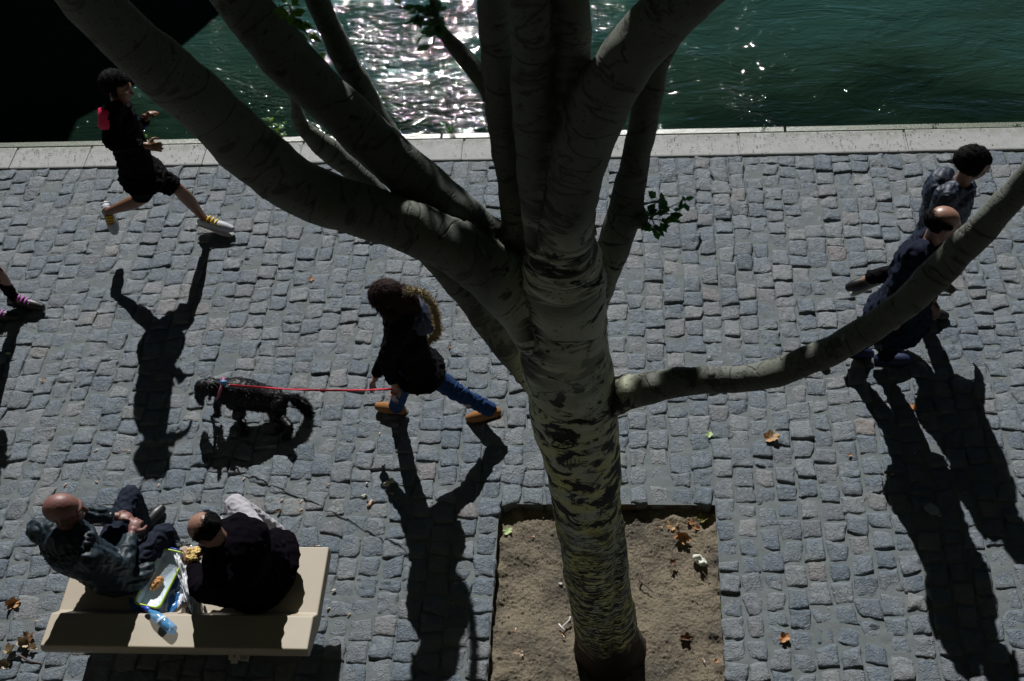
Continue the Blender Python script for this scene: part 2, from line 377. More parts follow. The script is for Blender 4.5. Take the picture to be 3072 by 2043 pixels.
M_WATER = t.P(Base_Color=c, Roughness=.02, IOR=1.33, Normal=t.bump(h, 1.0, .035))
wv = MB(); wv.add([(-120, 8.6, -1.25), (120, 8.6, -1.25), (120, 140, -1.25), (-120, 140, -1.25)], [(0, 1, 2, 3)])
tag(link('river_water', wv.me(), M_WATER, smooth=False), kind='structure')
# ---- retaining wall the photographer looks down from (behind the frame)
M_RWALL = simple('retaining_wall_stone', (.10, .092, .065), .85, .3, 4, .6, .03)
rw = MB(); rw.box((0, -.95, 3.0), (40, .45, 3.14)); rw.box((0, -.88, 6.25), (40, .55, .09))
o = link('retaining_wall', rw.me(), M_RWALL, smooth=False); tag(o, 'tall pale stone retaining wall behind the quay that the view looks down from', 'wall')
# ================================================================== TREE
TY = 3.80
LIMBS = {   # pixel centre x, y, width across, offset in Y from the trunk's plane
 'trunk': [(1835, 2000, 235, .0), (1826, 1925, 200, 0), (1806, 1820, 190, 0), (1785, 1680, 198, 0), (1760, 1500, 208, 0), (1745, 1370, 232, 0), (1725, 1250, 262, 0), (1705, 1130, 268, 0), (1690, 1000, 268, 0), (1690, 860, 250, 0), (1685, 740, 220, 0)],
 'L1': [(1700, 1090, 200, .0), (1620, 960, 210, .0), (1520, 855, 185, .02), (1383, 757, 165, .03), (1230, 678, 160, .05), (1055, 622, 166, .06), (894, 562, 172, .06), (753, 452, 180, .04), (635, 336, 180, .0), (503, 222, 180, -.04), (370, 100, 168, -.08), (262, -10, 165, -.12), (120, -160, 155, -.2)],
 'L2': [(1700, 960, 200, .05), (1600, 860, 175, .12), (1480, 740, 150, .18), (1330, 610, 146, .24), (1180, 480, 148, .28), (1024, 332, 150, .32), (880, 195, 156, .34), (760, 50, 156, .34), (640, -110, 146, .36)],
 'L3': [(1680, 1230, 90, .10), (1600, 1135, 88, .22), (1500, 1010, 88, .30), (1400, 890, 82, .34), (1300, 770, 76, .38), (1180, 640, 74, .42), (1060, 515, 74, .46), (960, 428, 66, .48), (905, 365, 52, .5), (885, 300, 34, .5), (868, 200, 22, .5), (845, 90, 16, .48), (835, -20, 14, .46)],
 'L4': [(1400, 660, 90, .26), (1260, 530, 84, .38), (1160, 400, 80, .46), (1085, 275, 76, .5), (1010, 130, 76, .54), (950, -10, 74, .58), (890, -130, 70, .6)],
 'L5': [(1510, 340, 60, .22), (1450, 245, 60, .32), (1392, 170, 56, .38), (1335, 105, 48, .42), (1305, 40, 38, .46), (1300, -60, 32, .5)],
 'L6': [(1690, 960, 150, .12), (1610, 850, 140, .16), (1562, 730, 100, .18), (1534, 560, 88, .2), (1508, 360, 94, .2), (1494, 200, 98, .2), (1480, -10, 112, .2), (1465, -170, 106, .2)],
 'L7': [(1685, 800, 220, 0), (1640, 640, 150, 0), (1614, 470, 140, -.01), (1600, 300, 132, -.02), (1592, 120, 122, -.03), (1588, -20, 120, -.04), (1585, -170, 112, -.04)],
 'L7b': [(1690, 780, 200, 0), (1695, 600, 175, .04), (1700, 430, 160, .05), (1700, 250, 150, .05), (1703, 100, 140, .05), (1702, -20, 136, .05), (1700, -170, 130, .06)],
 'L8': [(1685, 840, 200, 0), (1690, 700, 190, -.02), (1715, 560, 178, -.04), (1760, 400, 180, -.06), (1845, 235, 182, -.08), (1945, 100, 176, -.1), (2050, 0, 170, -.12), (2190, -110, 160, -.14)],
 'L9': [(1700, 1040, 150, .08), (1760, 930, 116, .14), (1815, 805, 102, .2), (1858, 690, 106, .24), (1888, 575, 98, .27), (1913, 450, 92, .28), (1938, 320, 88, .28), (1975, 200, 72, .28), (2028, 100, 58, .28), (2090, -20, 52, .26), (2130, -120, 46, .26)],
 'L10': [(1735, 1205, 150, .0), (1830, 1195, 120, -.02), (1900, 1174, 104, -.04), (1980, 1156, 92, -.06), (2060, 1145, 87, -.08), (2180, 1138, 88, -.1), (2300, 1124, 88, -.12), (2430, 1080, 86, -.13), (2570, 1010, 92, -.14), (2700, 922, 97, -.14), (2850, 782, 100, -.14), (2985, 642, 96, -.14), (3100, 520, 84, -.14), (3190, 400, 78, -.14)],
}
tree = empty('tree', atZ(1828, 1930, -.05), 'old pale-barked tree with carved trunk and many dark limbs growing from the square soil pit', 'tree')
tb = MB(); SK = []; ENDS = []
for k, pts in LIMBS.items():
    P = []
    for (px, py, wd, dy) in pts:
        Y = TY+dy; p = atY(px, py, Y); dep = (p-Vector((0, 0, CAMH))).dot(CF); P.append((*p, wd/FPX*dep/2))
    P = np.array(P)
    if k != 'trunk':                                  # carry every limb on upwards, out of the picture
        d = P[-1, :3]-P[-2, :3]; d /= np.linalg.norm(d)
        for s in range(1, 4):
            d = d+np.array([0, .02, .14]); d /= np.linalg.norm(d); P = np.vstack([P, [*(P[-1, :3]+d*.42), P[-1, 3]*.84]])
        ENDS.append(P[-1])
    else: P = np.vstack([[P[0, 0], P[0, 1], -.22, P[0, 3]*1.10], P[1:]])
    Q = catmull(P, 7); SK.append(Q)
    V, F, _ = tube_arrays(Q[:, :3], Q[:, 3], 22, True); tb.add(V, F)
def knob(px, py, dy, r, s=1): tb.ball(atY(px, py, TY+dy), (r, r*s, r), 2)
knob(1915, 655, .22, .045); knob(1600, 1160, .18, .05); knob(1780, 960, .05, .07); knob(2855, 868, -.16, .030); knob(2480, 1112, -.14, .03); knob(1745, 1230, -.12, .10)
knob(1650, 1285, -.08, .07); knob(1580, 1000, -.06, .05); knob(2135, 1125, -.16, .022); knob(2070, 1160, -.14, .02); knob(1065, 520, .44, .03); knob(1880, 1145, 0, .045); knob(1558, 1135, .24, .035)
# root flare
b0 = Vector(SK[0][0, :3]); 
for a, r, L in ((0.3, .05, .26), (-.6, .045, .2), (2.6, .045, .2), (3.6, .05, .2), (-1.6, .04, .2)):
    d = Vector((math.cos(a), math.sin(a), 0)); tb.tube([b0+Vector((0, 0, .55))+d*.05, b0+Vector((0, 0, .22))+d*.115, b0+Vector((0, 0, .10))+d*L], (.04, r, .02), 10)
tm = tb.remesh('trunk', .0125, 9, .6)
V = get_co(tm); Nn = get_no(tm)
# nearest limb -> bark coordinates (two directions across, one along)
SK = [SK[i] for i in range(len(SK))]
best = np.full(len(V), 9e9); sec = np.full(len(V), 9e9); d0 = np.full(len(V), 9e9); BC = np.zeros((len(V), 3)); AX = np.zeros((len(V), 3))
for li, Q in enumerate(SK):
    C = Q[:, :3]; T = np.gradient(C, axis=0); T /= np.linalg.norm(T, axis=1)[:, None]
    N = np.array([1., 0, 0]); Ns = []
    for i in range(len(C)):
        N = N-T[i]*N.dot(T[i]); N /= np.linalg.norm(N); Ns.append(N)
    Ns = np.array(Ns); Bs = np.cross(T, Ns); s = np.r_[0, np.cumsum(np.linalg.norm(np.diff(C, axis=0), axis=1))]
    for lo in range(0, len(V), 20000):
        v = V[lo:lo+20000]; d2 = ((v[:, None]-C[None])**2).sum(-1); j = d2.argmin(1)
        sd = np.sqrt(d2[np.arange(len(v)), j])-Q[j, 3]; rel = v-C[j]
        d0[lo:lo+20000] = sd if li == 0 else d0[lo:lo+20000]; m = sd < best[lo:lo+20000]; sl_ = sec[lo:lo+20000]; sl_[:] = np.where(m, best[lo:lo+20000], np.minimum(sl_, sd)); along = s[j]+(rel*T[j]).sum(1)
        cc = np.stack([(rel*Ns[j]).sum(1)*1.0, (rel*Bs[j]).sum(1)*1.0, along+li*3.7], 1)
        ii = np.arange(lo, lo+len(v))[m]; best[ii] = sd[m]; BC[ii] = cc[m]; AX[ii] = T[j][m]
V = V+Nn*(sines(BC*np.array([1, 1, 1.]), 31, 4.5, .0045)+sines(BC*np.array([.5, .5, 2.5]), 32, 12, .0014))[:, None]
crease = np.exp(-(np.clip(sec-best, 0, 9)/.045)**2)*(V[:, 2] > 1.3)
V = V+Nn*(crease*(np.abs(sines(BC*np.array([.3, .3, 1]), 33, 11, .010))-.006))[:, None]
# two-lobed lower trunk: a furrow down the side that faces the wall
low = np.clip((1.9-V[:, 2])/.5, 0, 1)*np.clip((V[:, 2]+.1)/.3, 0, 1); fx = (V[:, 0]-(-.075+(V[:, 2])*.035-.0))
V = V-Nn*(low*.020*np.exp(-(fx/.022)**2)*(Nn[:, 1] < 0))[:, None]
set_co(tm, V)
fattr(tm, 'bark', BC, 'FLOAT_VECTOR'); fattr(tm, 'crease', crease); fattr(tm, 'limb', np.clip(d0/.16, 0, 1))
t = NT('poplar_bark')
def bc(sx, sz, off=0): return t.coord((sx, sx, sz), attr='bark')
zz = t.n('SeparateXYZ', inp={0: t.n('NewGeometry').outputs['Position']}).outputs[2]
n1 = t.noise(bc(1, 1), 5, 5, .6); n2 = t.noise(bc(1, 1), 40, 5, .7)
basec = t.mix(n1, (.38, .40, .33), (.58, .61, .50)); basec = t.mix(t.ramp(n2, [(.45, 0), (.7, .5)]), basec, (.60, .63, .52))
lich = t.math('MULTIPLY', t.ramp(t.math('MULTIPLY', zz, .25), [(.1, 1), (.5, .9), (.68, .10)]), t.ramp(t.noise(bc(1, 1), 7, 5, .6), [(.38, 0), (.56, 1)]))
basec = t.mix(t.math('MULTIPLY', lich, .85), basec, (.70, .66, .21))  # lichen and trunk bark lightened to stand in for bounced wall light
# dark bark strokes: wide round the limb, thin along it
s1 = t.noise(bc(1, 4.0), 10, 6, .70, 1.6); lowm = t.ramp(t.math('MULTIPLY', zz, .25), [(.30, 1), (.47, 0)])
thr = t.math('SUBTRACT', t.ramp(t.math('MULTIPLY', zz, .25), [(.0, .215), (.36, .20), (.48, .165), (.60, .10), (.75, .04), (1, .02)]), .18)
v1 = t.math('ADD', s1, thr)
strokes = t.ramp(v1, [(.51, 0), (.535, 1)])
lent = t.math('MULTIPLY', t.ramp(t.voro(bc(1, 2.2), 30), [(.15, 1), (.23, 0)]), t.ramp(t.noise(bc(1, 1), 3.0, 2), [(.40, .15), (.52, 1)]))
eyes = t.ramp(t.voro(bc(1, 2.1), 3.6), [(.12, 1), (.17, 0)]); rings = t.math('MULTIPLY', t.ramp(t.math('ABSOLUTE', t.math('SUBTRACT', t.noise(bc(.5, 1.6), 2.6, 3, .5), .5)), [(.0, 1), (.012, 0)]), t.ramp(s1, [(.40, 0), (.5, 1)]))
blot = t.ramp(t.noise(bc(1, 2.2), 6, 5, .7, .4), [(.60, 0), (.64, 1)])
LM = t.ramp(t.math('MULTIPLY', zz, .25), [(.33, 1), (.44, .12)]); MM = t.ramp(t.math('MULTIPLY', zz, .25), [(.27, 0), (.38, 1), (.66, 1), (.80, 0)])
blotch = t.math('MULTIPLY', MM, t.ramp(t.math('ADD', t.noise(bc(1, 1.5), 5.5, 7, .66, .5), 0.0), [(.53, 0), (.555, 1)]))
strokes = t.math('MAXIMUM', t.math('MULTIPLY', strokes, LM), blotch)
dark = t.math('MAXIMUM', t.math('MAXIMUM', strokes, t.math('MULTIPLY', lent, .9)), t.math('MAXIMUM', t.math('MULTIPLY', eyes, .8), t.math('MAXIMUM', rings, blot)))
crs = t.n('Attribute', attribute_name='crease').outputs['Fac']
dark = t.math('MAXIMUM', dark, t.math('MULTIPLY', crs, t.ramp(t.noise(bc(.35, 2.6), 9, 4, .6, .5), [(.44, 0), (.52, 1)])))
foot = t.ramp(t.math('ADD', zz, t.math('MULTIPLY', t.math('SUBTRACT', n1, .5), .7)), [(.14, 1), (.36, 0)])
hi = t.n('Attribute', attribute_name='limb').outputs['Fac']; basec = t.mix(t.math('MULTIPLY', hi, .82), basec, (.035, .042, .040))  # limb bark darkened away from the trunk: shade painted into its colour
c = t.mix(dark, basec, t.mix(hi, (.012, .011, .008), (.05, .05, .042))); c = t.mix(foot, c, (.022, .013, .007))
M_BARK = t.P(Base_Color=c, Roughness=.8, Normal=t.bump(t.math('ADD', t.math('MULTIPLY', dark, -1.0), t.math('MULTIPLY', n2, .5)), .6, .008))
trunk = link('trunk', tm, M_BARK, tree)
# ---- crown: all leaves are above and beyond the frame; they shade the limbs
def leaf_cloud(n, centres, radii, size, g):
    k = g.integers(0, len(centres), n); d = g.normal(size=(n, 3)); d /= np.linalg.norm(d, axis=1)[:, None]; rr = g.random(n)**.45
    C = centres[k]+d*rr[:, None]*radii[k]
    a = g.normal(size=(n, 3)); a /= np.linalg.norm(a, axis=1)[:, None]; b = np.cross(a, g.normal(size=(n, 3))); b /= np.linalg.norm(b, axis=1)[:, None]
    s = size*g.uniform(.6, 1.3, n)[:, None]; c_ = np.cross(a, b)*.12*s
    V = np.stack([C-a*s, C-a*.1*s+b*.55*s+c_, C+a*s, C-a*.1*s-b*.55*s+c_], 1); return V.reshape(-1, 3), np.arange(4*n).reshape(n, 4)
g = np.random.default_rng(5)
cen = []; rad = []
def ok(p, r):     # stay above the view, throw no shade on the paving in view, do not hang in the lens
    view_top = CAMH-p[1]*math.tan(R(31.0)); return p[2]-r[2]*1.05 > view_top and (p[1]+r[1])-1.24*(p[2]-r[2]*.3) < 2.9 and math.hypot(p[0], p[1]) > .2
while len(cen) < 250:
    p = np.array([g.uniform(-4.6, 5.0), g.uniform(.9, 8.5), g.uniform(4.6, 9.5)]); r = np.array([.55, .5, .38])*g.uniform(.7, 1.25)
    if ok(p, r): cen.append(p); rad.append(r)
gaps = [atY(2225, 1120, TY-.1), atY(3010, 600, TY-.14), atY(1062, 505, TY+.46), atY(520, 120, TY), atY(2290, 1115, TY-.1)]
sund = np.array(SUN)
def open_gap(p):
    return any(np.linalg.norm(np.cross(p-np.array(q), sund)) < .72 for q in gaps)
LV, LQ = leaf_cloud(60000, np.array(cen), np.array(rad), .085, g)
LC = LV.reshape(-1, 4, 3).mean(1); keep = np.ones(len(LC), bool)      # small holes in the foliage that let sun flecks reach the limbs
for (px, py, dy, r_) in ((2185, 1122, -.1, .15), (2280, 1104, -.12, .13), (3030, 570, -.14, .22), (1062, 500, .46, .14), (500, 90, -.05, .17), (580, 190, 0, .11), (2950, 660, -.14, .13)):
    q = np.array(atY(px, py, TY+dy)); keep &= np.linalg.norm(np.cross(LC-q, sund), axis=1) > r_
LV = LV.reshape(-1, 4, 3)[keep].reshape(-1, 3); LQ = np.arange(len(LV)).reshape(-1, 4)
t = NT('poplar_leaf'); n1 = t.noise(t.coord(), 3, 3); c = t.mix(n1, (.045, .085, .02), (.09, .15, .035))
M_LEAF = t.P(Base_Color=c, Roughness=.45); t.b.inputs['Subsurface Weight'].default_value = 0
tr = t.n('BsdfTranslucent', inp={'Color': (.16, .30, .04, 1)}); ms = t.n('MixShader', inp={0: .35, 1: t.b.outputs[0], 2: tr.outputs[0]}); t.t.links.new(ms.outputs[0], t.out.inputs[0])
crown = link('crown', npmesh('crown', LV, LQ), M_LEAF, tree)
# ---- unseen barge added beyond the frame, shaped so its shadow blackens the top left water
t0 = [atZ(px, py, -1.25) for px, py in ((620, -40), (545, 134), (400, 335))]
bgm = MB()
prof = [(-30, 0), (-9.6, 0), (-8.6, .10), (-7.7, .34), (-6.95, .75), (-6.35, 1.3), (-5.95, 2.0)]
top = 3.45; y0 = 13.9
ring_lo = [(x, y0+y, -1.6) for x, y in prof]+[(-5.4, y0+2.6, -1.6), (-5.6, y0+4.3, -1.6), (-8, y0+5, -1.6), (-30, y0+5, -1.6)]
ring_hi = [(x+(.25 if x > -29 else 0), y-.25 if i < 7 else y+.2, top-1.4) for i, (x, y, z) in enumerate(ring_lo)]
m = len(ring_lo); bgm.add(ring_lo+ring_hi, [(i, (i+1) % m, m+(i+1) % m, m+i) for i in range(m)]+[tuple(range(m-1, -1, -1)), tuple(range(m, 2*m))])
barge = empty('barge', (-16, y0+2.5, -1.25), 'unseen dark hulled river barge added past the left end to shade the water', 'barge')
M_HULL = simple('black_hull_paint', (.012, .014, .02), .4, .2, 8, .1, .004)
link('hull', bgm.me(), M_HULL, barge, smooth=False)
dk = MB(); dk.box((-19.6, y0+2.45, 2.62), (12.6, 2.2, .72)); dk.box((-19.6, y0+2.45, 3.38), (12.9, 2.6, .05))
link('cabin', dk.me(), M_HULL, barge, smooth=False)

# ================================================================== PEOPLE
V3 = lambda *a: Vector(a)
Z = lambda px, py, z: atZ(px, py, z)
Y = lambda px, py, y: atY(px, py, y)
# Z(px,py,z)  Y(px,py,Y)  -> world points
POSES = {
 'man1': dict(head=Z(192,1532,1.20), face=(.93,.30,-.16), neck=Z(210,1588,1.07), chest=Z(228,1650,.90), pelvis=V3(-3.17,3.94,.56),
   shL=Z(118,1592,1.02), elL=Z(238,1540,.80), wrL=Z(345,1550,.70), shR=Z(268,1672,1.0), elR=Z(366,1700,.72), wrR=Z(396,1600,.68),
   hipL=V3(-3.23,4.02,.55), knL=Z(392,1487,.56), anL=Z(430,1572,.09), toeL=Z(478,1530,.05),
   hipR=V3(-3.08,3.92,.55), knR=Z(494,1600,.54), anR=V3(-2.82,4.12,.09), toeR=V3(-2.74,4.28,.05)),
 'man2': dict(head=Z(622,1592,1.20), face=(-.72,.10,-.68), neck=Z(668,1630,1.08), chest=Z(715,1670,.92), pelvis=V3(-2.19,3.94,.56),
   shL=Z(668,1735,1.0), elL=Z(612,1768,.76), wrL=Z(578,1692,.70), shR=Z(765,1600,1.0), elR=Z(665,1590,.80), wrR=Z(606,1655,.72),
   hipL=V3(-2.30,3.93,.55), knL=Z(650,1580,.55), anL=V3(-2.40,4.15,.09), toeL=V3(-2.46,4.28,.05),
   hipR=V3(-2.15,4.03,.55), knR=Z(706,1515,.56), anR=Z(838,1602,.10), toeR=Z(862,1642,.05)),
 'walker': dict(head=Y(1158,895,5.41), face=(-.92,-.1,-.38), neck=Y(1190,950,5.43), chest=Y(1215,1020,5.44), pelvis=Y(1250,1092,5.43),
   shL=Y(1205,985,5.31), elL=Y(1160,1075,5.27), wrL=Y(1182,1150,5.27), shR=Y(1195,965,5.57), elR=Y(1165,1055,5.61), wrR=Y(1128,1130,5.57),
   hipL=Y(1238,1105,5.36), knL=Z(1205,1165,.44), anL=Z(1190,1218,.10), toeL=Z(1140,1218,.05),
   hipR=Y(1262,1100,5.51), knR=Z(1375,1180,.42), anR=Z(1470,1228,.19), toeR=Z(1412,1252,.03)),
 'runner': dict(head=Y(352,262,7.29), face=(.95,-.1,-.22), neck=Y(362,325,7.29), chest=Y(375,395,7.29), pelvis=Y(410,500,7.29),
   shL=Y(350,352,7.45), elL=Y(395,400,7.55), wrL=Y(440,352,7.53), shR=Y(338,338,7.13), elR=Y(334,428,7.01), wrR=Y(440,437,7.05),
   hipL=Y(420,505,7.38), knL=Y(532,566,7.38), anL=Z(612,655,.14), toeL=Z(688,684,.07),
   hipR=Y(400,515,7.20), knR=Y(432,592,7.23), anR=Z(322,636,.42), toeR=Z(342,690,.26)),
 'coupleman': dict(head=Y(2828,672,5.76), face=(.93,.1,-.3), neck=Y(2792,732,5.78), chest=Y(2757,810,5.81), pelvis=Y(2712,905,5.84),
   shL=Y(2772,730,5.98), elL=Y(2762,825,6.04), wrL=Y(2795,900,6.01), shR=Y(2740,770,5.62), elR=Y(2690,880,5.56), wrR=Y(2698,945,5.60),
   hipL=Y(2722,912,5.93), knL=Z(2700,1000,.44), anL=Z(2655,1068,.12), toeL=Z(2722,1078,.05),
   hipR=Y(2702,916,5.76), knR=Z(2638,985,.44), anR=Z(2565,1040,.16), toeR=Z(2606,1058,.04)),
 'couplewoman': dict(head=Y(2925,492,6.47), face=(.9,.0,-.35), neck=Y(2880,560,6.47), chest=Y(2840,630,6.50), pelvis=Y(2800,735,6.47),
   shL=Y(2868,565,6.63), elL=Y(2850,660,6.67), wrL=Y(2880,730,6.65), shR=Y(2838,590,6.35), elR=Y(2800,680,6.31), wrR=Y(2810,770,6.35),
   hipL=Y(2805,742,6.55), knL=Z(2800,838,.44), anL=Z(2775,925,.11), toeL=Z(2830,945,.04),
   hipR=Y(2792,748,6.39), knR=Z(2725,815,.44), anR=Y(2606,832,6.62), toeR=Y(2553,858,6.62)),
 'leftwalker': dict(head=Y(-190,470,6.4), face=(.95,0,-.2), neck=Y(-175,540,6.4), chest=Y(-150,610,6.4), pelvis=Y(-110,740,6.4),
   shL=Y(-165,570,6.55), elL=Y(-130,660,6.6), wrL=Y(-90,640,6.6), shR=Y(-170,590,6.25), elR=Y(-190,690,6.2), wrR=Y(-130,760,6.2),
   hipL=Y(-105,750,6.47), knL=Z(-25,800,.50), anL=Z(42,893,.12), toeL=Z(118,918,.05),
   hipR=Y(-112,752,6.33), knR=Z(-70,850,.46), anR=Z(-30,935,.11), toeR=Z(42,948,.05)),
}

def frame(up, side):
    up = up.normalized(); side = (side-up*side.dot(up)).normalized(); fw = up.cross(side)      # side = towards the right hand
    return Matrix((side, fw, up)).transposed()       # columns: right, forward, up
def cloth(name, col, rough=.85, fold=.0, weave=900, spec=.25):
    t = NT(name); co = t.coord((1, 1, 1.7)); n1 = t.noise(co, 7, 2, .5, 1.2); n2 = t.noise(co, 60, 4)
    c = t.mix(n2, tuple(x*.8 for x in col), tuple(min(1, x*1.25) for x in col))
    t.P(Base_Color=c, Roughness=rough, Normal=t.bump(t.math('ADD', t.math('MULTIPLY', n1, 1.0+fold), t.math('MULTIPLY', n2, .05)), .45, .02))
    t.b.inputs['Specular IOR Level'].default_value = spec; return t.m
def skin(name, col):
    t = NT(name); co = t.coord(); n1 = t.noise(co, 30, 4); n2 = t.noise(co, 200, 3)
    c = t.mix(n1, tuple(x*.82 for x in col), tuple(x*1.15 for x in col))
    t.P(Base_Color=c, Roughness=.42, Normal=t.bump(n2, .15, .001)); t.b.inputs['Subsurface Weight'].default_value = .08
    t.b.inputs['Subsurface Radius'].default_value = (.01, .004, .002); return t.m
S_PALE, S_TAN, S_RUN = skin('skin_ruddy', (.22, .105, .085)), skin('skin_olive', (.30, .165, .12)), skin('skin_tanned', (.20, .09, .05))
M_EYE = simple('eye_white', (.6, .58, .55), .2, .02, 5, 0)
M_HAIR_B, M_HAIR_K = simple('hair_brown', (.018, .007, .005), .7, .5, 120, .4, .002, .2), simple('hair_black', (.004, .0035, .0035), .8, .4, 120, .4, .002, .15)
def head_parts(mb, c, face, up, k=1.0):
    f = face.normalized(); r = f.cross(up).normalized(); u = r.cross(f); M = Matrix((r, f, u)).transposed()
    def L(x, y, z): return c+M @ Vector((x, y, z))*k
    S = lambda x, y, z: (x*k, y*k, z*k)
    mb.ball(L(0, -.012, .028), S(.076, .094, .082), 3, M)        # skull
    mb.ball(L(0, .030, -.030), S(.060, .062, .078), 3, M)        # face
    mb.ball(L(0, .052, -.078), S(.036, .034, .030), 2, M)        # chin
    mb.tube([L(0, .086, .018), L(0, .102, -.012), L(0, .113, -.030)], [.009*k, .012*k, .014*k], 8, 3)   # nose
    mb.tube([L(-.045, .066, .022), L(-.02, .085, .026), L(.02, .085, .026), L(.045, .066, .022)], .010*k, 8, 3)   # brow
    mb.tube([L(-.024, .080, -.058), L(0, .092, -.057), L(.024, .080, -.058)], .0075*k, 8, 3)    # lips
    for s in (-1, 1):
        mb.ball(L(s*.036, .062, -.018), S(.022, .02, .018), 2, M)                              # cheeks
        mb.tube([L(s*.072, -.002, .022), L(s*.084, -.014, .020), L(s*.086, -.016, -.002), L(s*.076, -.004, -.026)], [.007*k, .009*k, .009*k, .007*k], 8, 3)   # ear
    return L, M
def fingers(mb, wr, d, n, th, k=1.0, curl=.6, spread=.18, seed=1):
    """palm, four jointed fingers of unequal length and a thumb leaving the side of the palm"""
    g = np.random.default_rng(seed); d = d.normalized(); n = (n-d*n.dot(d)).normalized(); s = d.cross(n)*th
    pc = wr+d*.048*k; M = Matrix((s, d, n)).transposed()
    mb.ball(pc, (.040*k, .050*k, .017*k), 2, M); mb.tube([wr-d*.03, wr+d*.03], [.026*k, .028*k], 10, 2)
    for i, (o, L) in enumerate(zip((-.030, -.010, .010, .029), (.064, .078, .082, .072))):
        p = wr+d*(.085 if i in (1, 2) else .078)*k+s*o*k; a = curl*(.55+.12*i)+g.uniform(-.1, .1); dd = (d+s*spread*(i-1.5)*.5).normalized(); pts = [p-dd*.02]; pts.append(p)
        for f_, ln in enumerate((.44, .32, .24)):
            dd = (dd*math.cos(a)-n*math.sin(a)).normalized(); n2 = n; p = p+dd*L*ln*k; pts.append(p); a = curl*(.8+.15*i)*.8
            n = (n2-dd*n2.dot(dd)).normalized()
        n = (n2 if False else (M @ Vector((0, 0, 1))))
        mb.tube(pts, [.0088*k, .0092*k, .0085*k, .0078*k, .0068*k], 8, 3)
    b = wr+d*.022*k+s*.030*k; q = (d*.55+s*.8-n*.25).normalized(); q2 = (d*.85+s*.15-n*.5).normalized()
    mb.tube([b-q*.01, b+q*.032*k, b+q*.032*k+q2*.030*k, b+q*.032*k+q2*.052*k], [.013*k, .0125*k, .0105*k, .008*k], 8, 3)
def folds(me, seed, amp=.006, freq=7, squash=(1, 1, 1)):
    V = get_co(me); N = get_no(me); P = V*np.array(squash)
    w1 = sines(P, seed, freq*.35, .35); h = 1-np.abs(np.sin((sines(P, seed+1, freq, 1.2)+w1)*1.6)); h2 = sines(P, seed+2, freq*2.6, .35)
    set_co(me, V+N*((h-.5)*amp*1.6+h2*amp)[:, None]); return me
